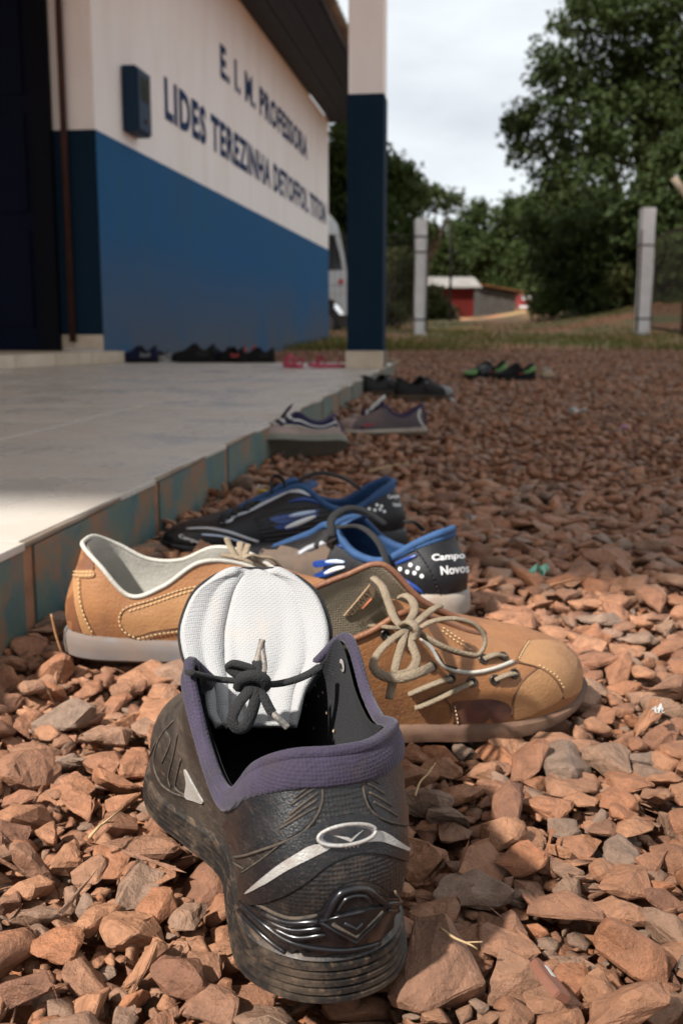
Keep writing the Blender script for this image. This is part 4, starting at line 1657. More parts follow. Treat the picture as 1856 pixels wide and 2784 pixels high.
simple('eyelet_metal', (0.06, 0.05, 0.042), 0.35, metal=0.7)
simple('hole_dark', (0.006, 0.005, 0.005), 0.9)
simple('label_tan', (0.30, 0.20, 0.12), 0.8)
simple('label_ink', (0.035, 0.028, 0.022), 0.8)
simple('label_orange', (0.42, 0.12, 0.05), 0.8)

simple('runner_black', (0.009, 0.009, 0.011), 0.42, dirt=(0.05, 0.042, 0.036), dscale=30, damt=0.25, spec=0.3, bump=0.2, bscale=600, low=0.5, high=0.75)
simple('runner_muddy', (0.030, 0.025, 0.022), 0.7, dirt=(0.115, 0.080, 0.058), dscale=24, damt=0.9, low=0.3, high=0.55)
simple('runner_blue', (0.012, 0.045, 0.125), 0.8, col2=(0.017, 0.062, 0.16), nscale=80, weave=500)
simple('runner_blue_gloss', (0.008, 0.026, 0.15), 0.3, col2=(0.012, 0.05, 0.22), nscale=60)
simple('runner_light', (0.42, 0.52, 0.68), 0.35)
simple('runner_silver', (0.38, 0.39, 0.42), 0.35, metal=0.3)
simple('print_white', (0.66, 0.66, 0.66), 0.6)
simple('sole_white', (0.27, 0.24, 0.21), 0.6, dirt=(0.18, 0.12, 0.08), dscale=24, damt=0.6)

# ------------------------------------------------------------------ 1. the black sneaker in front
def sheet_px(rows, n=25, wrinkle=0.0, curl=0.0, seed=0):
    """rows: (px y, left px, right px, distance) bottom to top, in 1568-wide pixels"""
    g = random.Random(seed)
    R_ = smoothline([Vector((a[1], a[2], a[0])) for a in rows], 4)
    D_ = smoothline([Vector((a[3], 0, 0)) for a in rows], 4)
    out = []
    for q, (p, dd) in enumerate(zip(R_, D_)):
        row = []
        for j in range(n):
            u = j / (n - 1)
            e = abs(2 * u - 1)
            x = p.x + (p.y - p.x) * u
            v = q / (len(R_) - 1)
            d = dd.x - curl * e ** 2.2
            if wrinkle:
                w_ = 0
                for uc, dv, wd, am in ((.14, .10, .045, .6), (.29, .14, .030, 1.2), (.36, -.05, .06, .5), (.70, .10, .07, .4), (.86, -.12, .045, .7)):
                    w_ += am * math.exp(-((u - uc - dv * (v - .5)) / wd) ** 2)
                d += wrinkle * (w_ - .5) * min(1, max(0, (1 - v) * 1.7)) ** 1.5 * (1 - e ** 8) * (1 + .25 * math.sin(7 * v + 9 * u))
            row.append(aty(x * K, p.z * K, d))
        out.append(row)
    return out


def hero():
    def ls(r):
        r[2][5], r[3][5], r[4][5], r[5][5] = .092, .067, .073, .106
        r[2][3] = .038
        r[3][3], r[3][4] = .070, .034
        r[3][1], r[4][1], r[5][1] = .030, .025, .036
        r[4][3], r[4][4] = .108, .036
        r[5][4] = .038
        r[5][3] = .142
        return r
    def rs(r):
        r[2][4], r[2][5] = .035, .101
        r[3][4], r[3][5] = .041, .092
        r[4][4], r[4][5] = .046, .094
        r[5][4], r[5][5] = .047, .113
        r[5][3] = .140
        r[6][4] = .034
        return r
    H = [list(x) for x in SNEAKER]
    H[0][5] = .103
    H[1][5] = .102
    H[0][6] = H[1][6] = .014
    for r_, zf in zip(H, (.020, .020, .020, .018, .016, .015, .014, .014, .016, .018)):
        r_[7] += r_[2] - zf
        r_[2] = zf
    mat = place(0.004, 0.396, 0.004, 109.5, 0.0)
    footprint(mat, .29)
    S = Shoe('black_sneaker', 'scuffed black sneaker with purple collar and white tongue standing up', 'shoe', mat, H, 1.0, bend=-0.004, NS=220, NT=48, lskew=ls, rskew=rs)
    S.upper('black_leather_dusty')
    S.lining('dark_lining', 0.005)
    S.insole('dark_lining')
    rg = [(-.02, .001), (0, .0035)]
    for q in range(5):
        z0_ = .06 + q * .17
        rg += [(z0_, .0052 - .0004 * q), (z0_ + .10, .0052 - .0004 * q), (z0_ + .115, .0026 - .0003 * q), (z0_ + .155, .0026 - .0003 * q)]
    S.sole('sole_dusty', rg + [(.93, .0026), (1.0, .0012), (1.10, -.003)], 0.016)
    # padded collar
    S.rim('purple_mesh', lambda s: 0.0030 if (s < .30 or s > .72) else 0.0026, name='collar_roll')
    tb = lambda s: 0.85 - .03 * math.exp(-((abs(s) - .12) / .05) ** 2)
    S.band('purple_mesh', -0.285, 0.275, tb, 1.0, 0.0014, 0.0018, name='collar')
    # tongue, turned up, white inside with a black bound edge
    rows = [(1668, 492, 682, .540), (1640, 476, 690, .545), (1590, 467, 702, .553), (1555, 450, 722, .559), (1528, 432, 742, .563), (1500, 420, 752, .567), (1450, 414, 755, .574), (1400, 427, 743, .581),
            (1360, 448, 722, .586), (1332, 482, 690, .590), (1316, 515, 657, .592), (1309, 545, 632, .593)]
    sh = sheet_px(rows, 61, 0.0036, 0.006, 1)
    to, b1, b2 = S.sheet(sh, 'white_mesh', 0.005, 'tongue', local=False)
    A = np.array([[tuple(p) for p in r] for r in sh])
    edge = [Vector(A[i, 0]) for i in range(8, len(A))] + [Vector(A[-1, j]) for j in range(1, 60)] + [Vector(A[i, -1]) for i in range(len(A) - 1, 7, -1)]
    back = Vector((0, 0.0034, -0.0012))
    V, Fc = tube_data([p + back for p in edge], 0.0022, 8)
    mk('tongue_binding', [S.inv @ v for v in V], Fc, 'black_lace', to, True)
    return S


HERO = hero()


# ------------------------------------------------------------------ 2, 3. the tan leather shoes
CASUAL = [
    (.004, .000, .022, .012, .000, .092, .006, .030, .006, -.030),
    (.011, .021, .022, .017, .017, .091, .006, .030, .006, -.030),
    (.034, .033, .022, .038, .029, .078, .005, .026, .006, -.024),
    (.074, .035, .020, .072, .033, .060, .003, .018, .005, -.018),
    (.114, .036, .019, .106, .034, .066, .003, .020, .006, -.020),
    (.152, .040, .018, .134, .030, .092, .004, .030, .010, -.026),
    (.192, .047, .018, .160, .017, .082, .004, .032, .020, -.014),
    (.232, .046, .018, .186, .012, .068, .004, .030, .030, -.008),
    (.267, .031, .020, .200, .007, .062, .004, .029, .036, -.006),
    (.287, .000, .022, .203, .000, .061, .004, .029, .040, -.006)]
LOWSOLE = [(-.02, .0), (0, .002), (.12, .0045), (.5, .0045), (.85, .0035), (1.0, .0010), (1.1, -.004)]


def far_side(r):
    r[2][5], r[3][5], r[4][5], r[5][5] = .085, .071, .070, .083
    return r


def tan_left():
    mat = place(-0.243, 0.897, 0.004, -4, 4)
    footprint(mat, .28)
    H = [list(x) for x in CASUAL]
    for i, (cx, cz) in enumerate(((.022, .097), (.026, .096), (.043, .083), (.068, .058), (.097, .067), (.128, .087))):
        H[i][3], H[i][5] = cx, cz
    S = Shoe('tan_shoe', 'tan leather shoe seen from its heel side beside the slab, cream lining', 'shoe', mat, H, 1.0, side=1, bend=.010, lskew=far_side, group='pair of tan leather shoes')
    S.upper('tan_leather')
    S.lining('tan_lining', .004)
    S.insole('tan_lining')
    S.sole('grey_sole', LOWSOLE, .012)
    S.rim('tan_lining', .0020, name='collar_edge')
    return S


def tan_right():
    mat = place(-0.098, 0.697, 0.004, 13, 10)
    footprint(mat, .28)
    H = [list(x) for x in CASUAL]
    for r_ in H:
        dz_ = r_[2] - .013
        r_[2] -= dz_
        r_[7] += dz_
    def fs(r):
        r[2][5], r[3][5], r[4][5], r[5][5] = .090, .086, .096, .105
        return r
    def ns(r):
        r[2][5], r[3][5], r[4][5], r[5][5] = .086, .074, .083, .095
        return r
    S = Shoe('tan_shoe', 'tan leather lace-up shoe with tied beige bow, toe pointing at open gravel', 'shoe', mat, H, 1.0, side=1, bend=.006, lskew=fs, rskew=ns, group='pair of tan leather shoes')
    S.upper('tan_leather')
    S.lining('olive_lining', .004)
    S.insole('olive_lining')
    S.sole('brown_sole', LOWSOLE, .014)
    S.rim('tan_leather_scuffed', .0024, name='collar_edge')
    return S


TL = tan_left()
TR = tan_right()


# ------------------------------------------------------------------ 4, 5. the black and blue running shoes
RUNNER = [
    (.004, .000, .026, .020, .000, .092, .006, .030, .008, -.030),
    (.011, .020, .026, .024, .016, .091, .006, .030, .008, -.030),
    (.034, .033, .026, .042, .027, .080, .005, .026, .006, -.026),
    (.074, .034, .024, .074, .032, .058, .003, .016, .005, -.016),
    (.114, .035, .022, .106, .033, .064, .003, .018, .005, -.018),
    (.154, .040, .020, .136, .026, .090, .004, .030, .010, -.026),
    (.194, .046, .018, .164, .015, .076, .004, .028, .018, -.014),
    (.236, .045, .016, .196, .012, .060, .004, .026, .026, -.008),
    (.274, .030, .016, .212, .007, .052, .003, .022, .034, -.006),
    (.296, .000, .017, .216, .000, .050, .003, .020, .038, -.006)]


def runner(lab, mat, up, side, sc=1.03, heel=False):
    footprint(mat, .29)
    S = Shoe('running_shoe', lab, 'shoe', mat, RUNNER, sc, hgt=.86, side=side, bend=.008, group='pair of black and blue running shoes')
    S.upper(up)
    S.lining('runner_blue', .005)
    S.insole('runner_blue')
    S.sole('sole_white' if up == 'runner_muddy' or heel else 'runner_black', LOWSOLE, .014)
    S.rim('runner_blue', .0042, name='collar_edge')
    S.band('runner_blue', -.24, .24, .90, 1.0, .0008, .0015, name='collar')
    return S


BA_ = runner('black and blue running shoe with laces up, toe by the porch edge', place(0.084, 1.345, 0.004, 192, 0, 1), 'runner_black', 1, 1.06)
BB_ = runner('black and blue running shoe lying behind the tan lace-up shoe', place(0.123, 1.000, 0.004, 149), 'runner_black', 1, 1.03, True)

# ------------------------------------------------------------------ detail traced onto the near shoes
c1 = crop(350, 1500, 900 / 1568)
c2 = crop(100, 1400, 900 / 1568)
c3 = crop(800, 1500, 850 / 1568)
c4 = crop(430, 1240, 870 / 1568)


def hero_detail(S):
    # smooth black saddle either side of the heel column
    S.patch(c1([(620, 1130), (680, 1085), (760, 1070), (860, 1082), (905, 1105), (915, 1160), (890, 1240), (800, 1330), (650, 1400), (520, 1440), (450, 1400), (440, 1320), (520, 1220)]), 'black_leather', .0010, 'quarter_panel')
    S.patch(c1([(1115, 1030), (1180, 985), (1265, 945), (1300, 1000), (1320, 1130), (1330, 1280), (1280, 1290), (1190, 1260), (1135, 1190), (1110, 1110)]), 'black_leather', .0010, 'quarter_panel')
    # pimpled heel column and lower pimpled panel
    S.patch(c1([(893, 1062), (1000, 1062), (1108, 1040), (1104, 1130), (1130, 1215), (1180, 1270), (1040, 1250), (890, 1285), (915, 1200), (918, 1130)]), 'black_dotted', .0006, 'heel_column')
    S.patch(c1([(590, 1672), (700, 1650), (820, 1590), (950, 1490), (1075, 1440), (1200, 1450), (1345, 1510), (1345, 1590), (1240, 1610), (1150, 1560), (1040, 1560), (950, 1620), (900, 1695), (760, 1722), (650, 1705)]), 'black_dotted', .0006, 'heel_mesh_panel')
    # sweeping band with silver flash
    S.patch(c1([(470, 1585), (600, 1490), (760, 1370), (890, 1290), (1000, 1252), (1110, 1245), (1210, 1290), (1345, 1385), (1365, 1490), (1290, 1460), (1190, 1430), (1080, 1425), (960, 1470), (820, 1575), (700, 1640), (560, 1665)]), 'black_leather', .0016, 'heel_band')
    S.patch(c1([(568, 1610), (690, 1500), (800, 1425), (880, 1385), (950, 1400), (880, 1440), (760, 1502), (660, 1565)]), 'silver_trim', .0022, 'silver_flash', 9)
    S.patch(c1([(1105, 1372), (1150, 1325), (1200, 1330), (1270, 1378), (1352, 1432), (1260, 1400), (1180, 1372)]), 'silver_trim', .0022, 'silver_flash', 9)
    # oval badge
    el = [(1020 + 128 * math.cos(a) * .985 + 46 * math.sin(a) * .17, 1340 - 128 * math.cos(a) * .15 + 46 * math.sin(a)) for a in np.linspace(0, 2 * math.pi, 20, endpoint=False)]
    S.patch(c1(el), 'chrome_badge', .0036, 'badge', 8)
    el2 = [(1020 + (x - 1020) * .84, 1340 + (y - 1340) * .74) for x, y in el]
    S.patch(c1(el2), 'black_plastic', .0038, 'badge_face', 8)
    S.line(c1(el + el[:1]), .0009, 'silver_trim', 'badge_rim', .0035)
    S.patch(c1([(960, 1342), (1040, 1352), (1090, 1318), (1036, 1372)]), 'silver_trim', .0042, 'badge_mark', 7, curve=False)
    S.patch(c1([(1000, 1338), (1040, 1344), (1060, 1328), (1036, 1356)]), 'black_plastic', .0045, 'badge_mark', 7, curve=False)
    for k in range(7):
        x = 965 + k * 18
        S.line(c1([(x, 1388 - abs(k - 3) * .5), (x + 3, 1404 - abs(k - 3) * 2)]), .0005, 'silver_trim', 'badge_rib', .0018, smooth=False)
    # moulded grooves filled with dust
    for q in (((760, 1105), (845, 1050)), ((800, 1125), (872, 1062)), ((790, 1165), (886, 1088)), ((772, 1198), (892, 1112)), ((765, 1245), (896, 1140)), ((745, 1282), (892, 1172)), ((720, 1312), (890, 1208))):
        S.line(c1([q[0], ((q[0][0] + q[1][0]) / 2, (q[0][1] + q[1][1]) / 2 - 3), q[1]]), .00055, 'groove_dust', 'groove', .0011)
    for q in (((1118, 1060), (1178, 1098)), ((1122, 1025), (1205, 1040)), ((1118, 1095), (1200, 1150)), ((1130, 1140), (1235, 1205)), ((1150, 1185), (1262, 1255))):
        S.line(c1([q[0], ((q[0][0] + q[1][0]) / 2, (q[0][1] + q[1][1]) / 2 - 3), q[1]]), .00055, 'groove_dust', 'groove', .0011)
    for L_, r in (([(905, 1070), (918, 1160), (885, 1260), (800, 1345), (640, 1410), (500, 1445), (400, 1400)], .0007), ([(1112, 1045), (1108, 1130), (1140, 1220), (1215, 1275), (1330, 1300)], .0006),
                  ([(430, 1270), (560, 1275), (700, 1225), (820, 1160)], .0005), ([(400, 1390), (500, 1470), (550, 1500)], .0005), ([(330, 1420), (400, 1530), (500, 1600), (620, 1670), (760, 1730), (900, 1720)], .0009),
                  ([(540, 1520), (640, 1450), (760, 1350)], .0004)):
        S.line(c1(L_), r, 'groove_dust', 'seam', .0006)
    # glossy heel counter with the raised chevron emblem
    S.patch(c1([(350, 1440), (420, 1530), (520, 1625), (640, 1700), (760, 1735), (890, 1715), (950, 1640), (1000, 1590), (1110, 1575), (1180, 1615), (1250, 1635), (1375, 1590), (1375, 1700), (1360, 1830), (1250, 1880), (1050, 1905), (860, 1905), (760, 1880), (640, 1760), (500, 1640), (390, 1540)]), 'black_plastic', .0016, 'heel_counter')
    for L_, r in (([(930, 1735), (975, 1640), (1020, 1600), (1110, 1590), (1165, 1630), (1200, 1660)], .0016), ([(985, 1690), (1020, 1640), (1060, 1622), (1110, 1625), (1140, 1655)], .0011),
                  ([(640, 1700), (760, 1745), (900, 1740)], .0014), ([(660, 1735), (780, 1780), (910, 1770)], .0012), ([(700, 1775), (800, 1815), (930, 1800)], .0012),
                  ([(520, 1640), (640, 1745), (760, 1830), (900, 1865), (1050, 1870), (1200, 1830), (1350, 1730)], .0012), ([(1210, 1660), (1290, 1650), (1370, 1610)], .0012), ([(1200, 1690), (1290, 1690), (1372, 1650)], .0010),
                  ([(430, 1560), (560, 1720), (700, 1850), (800, 1900), (960, 1915)], .0012)):
        S.line(c1(L_), r, 'black_plastic', 'moulding', .0016)
    S.patch(c1([(905, 1728), (1060, 1690), (1215, 1660), (1140, 1745), (1060, 1828), (980, 1780)]), 'black_leather', .0030, 'emblem', 8, curve=False)
    S.line(c1([(905, 1728), (1060, 1692), (1215, 1660), (1140, 1745), (1062, 1828), (980, 1780), (905, 1728)]), .0008, 'black_plastic', 'emblem_rim', .0030, smooth=False)
    S.line(c1([(960, 1738), (1062, 1800), (1180, 1682)]), .0008, 'groove_dust', 'emblem_mark', .0032, smooth=False)
    S.line(c1([(1010, 1735), (1062, 1765), (1090, 1735)]), .0009, 'black_plastic', 'emblem_mark', .0032, smooth=False)
    S.line(c1([(1245, 1600), (1280, 1680), (1275, 1790), (1268, 1880)]), .0005, 'dirt_line', 'crack', .0016)
    # dusty forefoot side: overlays and seams
    S.patch(c1([(268, 1030), (300, 1085), (330, 1140), (356, 1190), (310, 1178), (272, 1160), (278, 1095)]), 'silver_trim', .0010, 'silver_flash', 9)
    for L_ in ([(215, 800), (150, 880), (120, 990), (150, 1090), (210, 1140), (285, 1165)], [(235, 860), (215, 960), (190, 1060), (200, 1120)], [(250, 980), (230, 1060), (225, 1120), (280, 1160)], [(90, 1020), (100, 1120), (150, 1200), (240, 1245), (320, 1290)],
               [(75, 1080), (100, 1190), (170, 1270), (260, 1330)], [(215, 1335), (260, 1325), (310, 1345)], [(130, 900), (100, 980), (92, 1060)], [(180, 850), (200, 900), (160, 1000)], [(205, 1290), (260, 1300), (330, 1370)]):
        S.line(c1(L_), .0006, 'groove_dust', 'seam', .0003)
    # eyelet on the inner right flap
    S.dots(c1([(1060, 530)]), .0036, 'silver_trim', .0062, 'eyelet')
    S.dots(c1([(1060, 530)]), .0018, 'hole_dark', .0072, 'eyelet_hole')
    S.dots(c1([(940, 662), (1020, 852), (905, 592), (962, 650), (985, 760), (880, 700), (925, 830)]), .0009, 'tan_stitch', .0062, 'grit')
    # black lace tied across in front of the tongue
    k = crop(350, 1500, 900 / 1568)
    def L3(pts):
        out = []
        for x, y, d in pts:
            q = k([(x, y)])[0]
            out.append((q[0], q[1], d))
        return out
    S.cord(L3([(285, 572, .505), (340, 585, .512), (430, 605, .522), (520, 612, .520), (560, 615, .517)]), .0030, 'black_lace', flat=.55)
    S.cord(L3([(600, 620, .517), (680, 628, .522), (770, 612, .528), (850, 580, .533), (905, 545, .538)]), .0030, 'black_lace', flat=.55)
    S.cord(L3([(530, 640, .515), (545, 600, .510), (600, 590, .509), (640, 615, .511), (620, 645, .514), (560, 650, .514)]), .0042, 'black_lace', 'lace_knot', flat=.8)
    S.cord(L3([(600, 560, .516), (560, 545, .514), (500, 530, .514), (480, 545, .515), (520, 575, .514), (570, 590, .512)]), .0034, 'black_lace', 'lace_loop', flat=.6)
    S.cord(L3([(580, 640, .511), (560, 670, .506), (520, 720, .502), (490, 790, .499), (510, 835, .498), (550, 830, .498), (580, 770, .501), (600, 700, .505), (605, 650, .510)]), .0034, 'black_lace', 'lace_loop', flat=.6)
    S.cord(L3([(610, 645, .511), (640, 690, .507), (665, 740, .504), (680, 765, .503)]), .0030, 'black_lace', 'lace_end', flat=.6)
    S.cord(L3([(680, 765, .503), (715, 795, .501), (755, 835, .499)]), .0019, 'aglet', flat=.9)
    S.cord(L3([(610, 580, .512), (612, 545, .516), (605, 520, .520)]), .0026, 'black_lace', 'lace_end', flat=.6)
    S.cord(L3([(605, 530, .519), (620, 470, .522), (634, 415, .524)]), .0018, 'aglet', flat=.9)
    S.cord(L3([(640, 575, .513), (642, 530, .518), (634, 470, .522), (630, 425, .526)]), .0015, 'aglet', flat=.9)
    # grit on the inner flap and outside
    g = random.Random(3)


hero_detail(HERO)


def tan_left_detail(S):
    S.patch(c2([(168, 262), (170, 200), (205, 145), (250, 160), (268, 215), (270, 262), (220, 268)]), 'tan_leather_scuffed', .0010, 'heel_tab')
    S.patch(c2([(165, 262), (215, 262), (270, 262), (272, 292), (215, 296), (165, 290)]), 'tan_leather_pale', .0014, 'heel_tab_trim')
    S.patch(c2([(178, 292), (208, 292), (212, 380), (232, 480), (270, 570), (322, 632), (285, 632), (232, 575), (196, 480), (180, 380)]), 'tan_leather_pale', .0010, 'heel_strip')
    S.patch(c2([(110, 430), (150, 330), (176, 330), (186, 450), (215, 560), (240, 615), (170, 610), (120, 560)]), 'tan_leather_scuffed', .0006, 'heel_counter')
    S.patch(c2([(402, 500), (430, 450), (545, 412), (720, 352), (860, 340), (900, 420), (880, 520), (690, 530), (560, 548), (470, 572), (420, 545)]), 'tan_leather_pale', .0010, 'side_panel')
    for L_ in ([(865, 335), (720, 345), (545, 402), (425, 440), (392, 490), (412, 545), (470, 580)], [(860, 346), (722, 362), (548, 420), (440, 455)], [(480, 582), (580, 560), (690, 545)], [(640, 268), (740, 292), (880, 305)], [(652, 258), (745, 280), (880, 292)],
               [(205, 300), (210, 400), (240, 500), (285, 580)], [(170, 268), (215, 272), (268, 270)], [(170, 284), (215, 288), (268, 286)]):
        S.stitches(c2(L_), 'tan_stitch', .0026, .0012, .00055, off=.0014)
    S.line(c2([(400, 490), (420, 450), (545, 408), (720, 350), (860, 338)]), .0007, 'dark_seam', 'seam', .0002)
    S.line(c2([(400, 490), (425, 550), (470, 575), (690, 532)]), .0007, 'dark_seam', 'seam', .0002)
    S.line(c2([(530, 345), (540, 380), (546, 405)]), .0006, 'dark_seam', 'seam', .0002)
    S.line(c2([(620, 285), (690, 300), (770, 305), (870, 320)]), .0007, 'dark_seam', 'seam', .0002)
    # cracked heel welt hanging off
    S.cord([(c2([(70, 470)])[0] + (.87,)), (c2([(90, 560)])[0] + (.868,)), (c2([(115, 640)])[0] + (.866,)), (c2([(135, 690)])[0] + (.866,))], .0016, 'tan_leather_pale', 'loose_welt', flat=.6)
    # beige bow
    L3 = lambda pts: [c2([(x, y)])[0] + (d,) for x, y, d in pts]
    S.cord(L3([(900, 110, .905), (915, 150, .900), (940, 190, .893), (955, 225, .890)]), .0030, 'tan_lace', 'lace_loop')
    S.cord(L3([(965, 130, .905), (962, 170, .900), (958, 220, .890)]), .0032, 'tan_lace', 'lace_loop')
    S.cord(L3([(1000, 140, .905), (985, 185, .897), (965, 225, .890)]), .0030, 'tan_lace', 'lace_loop')
    S.cord(L3([(965, 215, .890), (1010, 190, .892), (1060, 200, .896), (1110, 205, .900), (1150, 240, .905), (1180, 280, .91)]), .0028, 'tan_lace', 'lace_end')
    S.cord(L3([(880, 190, .896), (920, 195, .892), (960, 205, .889), (1010, 225, .890), (1020, 245, .892), (960, 250, .890), (905, 240, .892)]), .0036, 'tan_lace', 'lace_knot')
    S.cord(L3([(950, 235, .888), (910, 255, .888), (870, 275, .890)]), .0030, 'tan_lace', 'lace_end')
    # tongue under the bow
    rows = [[Vector((.16 + .0 * j, y, z)) for y in np.linspace(-.02, .02, 9)] for j, z in ((0, .06),)]
    A = []
    for q in range(9):
        v = q / 8
        A.append([(.205 - .060 * v, y * (1 + .25 * v), .050 + .026 * v - 10 * y * y) for y in np.linspace(-.02, .02, 11)])
    S.sheet(A, 'tan_leather', .004, 'tongue')


tan_left_detail(TL)


def tan_right_detail(S):
    A = []
    for q in range(11):
        v = q / 10
        A.append([(.206 - .070 * v, y * (1 + .3 * v), .0565 + .028 * v - 9 * y * y) for y in np.linspace(-.02, .02, 13)])
    S.sheet(A, 'tan_leather', .004, 'tongue')
    # toe cap and side pieces
    S.patch(c3([(1118, 545), (1140, 500), (1172, 452), (1300, 450), (1400, 490), (1455, 560), (1470, 640), (1420, 700), (1350, 735), (1335, 680), (1290, 625), (1215, 582)]), 'tan_leather_pale', .0009, 'toe_cap')
    S.patch(c3([(1218, 590), (1290, 632), (1330, 690), (1335, 735), (1240, 790), (1150, 830), (1092, 828), (1105, 730), (1140, 650)]), 'tan_leather_pale', .0007, 'toe_side')
    S.patch(c3([(790, 760), (880, 745), (1000, 742), (1075, 770), (1085, 828), (1000, 860), (900, 885), (810, 890), (800, 830)]), 'worn_maroon', .0006, 'worn_patch')
    for L_ in ([(1112, 548), (1140, 495), (1175, 445)], [(1105, 553), (1215, 580), (1295, 630), (1338, 690), (1345, 735)], [(1215, 585), (1135, 655), (1102, 730), (1088, 825)], [(740, 730), (780, 765), (795, 830), (800, 890)], [(170, 400), (250, 440), (330, 475), (400, 490)]):
        S.line(c3(L_), .0008, 'dark_seam', 'seam', .0003)
    for L_ in ([(1120, 540), (1148, 492), (1180, 446)], [(1220, 572), (1303, 622), (1348, 690)], [(180, 395), (250, 425), (330, 460), (400, 478)], [(175, 385), (255, 412), (335, 448), (405, 465)], [(740, 385), (820, 440), (900, 485)], [(735, 400), (810, 455), (890, 500)], [(800, 770), (815, 830), (818, 880)]):
        S.stitches(c3(L_), 'tan_stitch', .0022, .0010, .00045, off=.0012)
    # cream piping along the throat
    S.line(c3([(632, 432), (690, 490), (735, 560), (800, 595), (900, 605), (1000, 585), (1095, 552)]), .0016, 'tan_lining', 'piping', .0006)
    S.line(c3([(650, 450), (705, 505), (745, 565), (810, 585)]), .0010, 'hole_dark', 'seam', .0010)
    ey = [(380, 370), (455, 415), (688, 578), (782, 634), (888, 653), (1002, 642), (1100, 612), (1046, 526), (945, 538)]
    S.eyelets(c3(ey), .0030, 'eyelet_metal', 'hole_dark')
    def lay(pts, off, r=.0031, name='lace'):
        """lace lying on the upper: each point is (crop x, crop y, lift)"""
        W = []
        for x, y, l in pts:
            h = S.hit(*c3([(x, y)])[0])
            if h:
                W.append(h[0] + h[1] * (off + l))
        if len(W) > 1:
            S.cord(W, r, 'tan_lace', name)
    lay([(888, 653, 0), (820, 680, .002), (740, 715, .002), (660, 750, .002), (605, 778, 0)], .001)
    lay([(782, 634, 0), (720, 645, .002), (640, 675, .002), (570, 712, 0)], .001)
    lay([(1002, 642, 0), (1050, 620, .0022), (1100, 612, 0)], .0008)
    lay([(945, 538, 0), (995, 525, .0022), (1046, 526, 0)], .0008)
    lay([(380, 370, .0), (450, 372, .003), (540, 385, .006)], .001)
    L3 = lambda pts: [c3([(x, y)])[0] + (d,) for x, y, d in pts]
    S.cord(L3([(575, 385, .652), (500, 430, .642), (425, 500, .632), (395, 570, .625), (440, 620, .620), (530, 635, .618), (640, 600, .624), (690, 575, .640)]), .0031, 'tan_lace', 'lace_loop')
    S.cord(L3([(570, 400, .650), (590, 470, .640), (612, 540, .632), (580, 600, .626), (520, 620, .622)]), .0030, 'tan_lace', 'lace_loop')
    S.cord(L3([(610, 395, .650), (690, 350, .650), (800, 335, .652), (900, 365, .656), (955, 440, .656), (925, 515, .650), (860, 515, .648), (750, 480, .646), (660, 430, .648), (615, 400, .650)]), .0031, 'tan_lace', 'lace_loop')
    S.cord(L3([(590, 375, .652), (640, 330, .662), (690, 290, .672), (730, 272, .680)]), .0030, 'tan_lace', 'lace_end')
    S.cord(L3([(555, 400, .648), (535, 470, .638), (510, 560, .630), (490, 660, .624), (475, 740, .620)]), .0028, 'tan_lace', 'lace_end')
    S.cord(L3([(545, 385, .652), (500, 330, .668), (470, 250, .690), (440, 175, .708), (395, 130, .720)]), .0030, 'tan_lace')
    S.cord(L3([(560, 370, .654), (600, 300, .672), (590, 245, .688), (555, 220, .696), (525, 228, .700)]), .0030, 'tan_lace')
    S.cord(L3([(540, 365, .652), (575, 352, .645), (610, 380, .642), (615, 420, .643), (590, 430, .646)]), .0036, 'tan_lace', 'lace_knot')
    # maker's tab on the lining
    S.patch(c3([(238, 308), (300, 235), (372, 146), (398, 170), (392, 205), (340, 255), (285, 300)]), 'label_tan', .0052, 'lining_label', 12, curve=False)
    S.text('FREEWAY', c3([(252, 286), (362, 164), (384, 188), (276, 312)]), 'label_ink', .0062, .02)
    S.line(c3([(330, 268), (378, 214)]), .0007, 'label_orange', 'label_stripe', .0060, smooth=False)


tan_right_detail(TR)


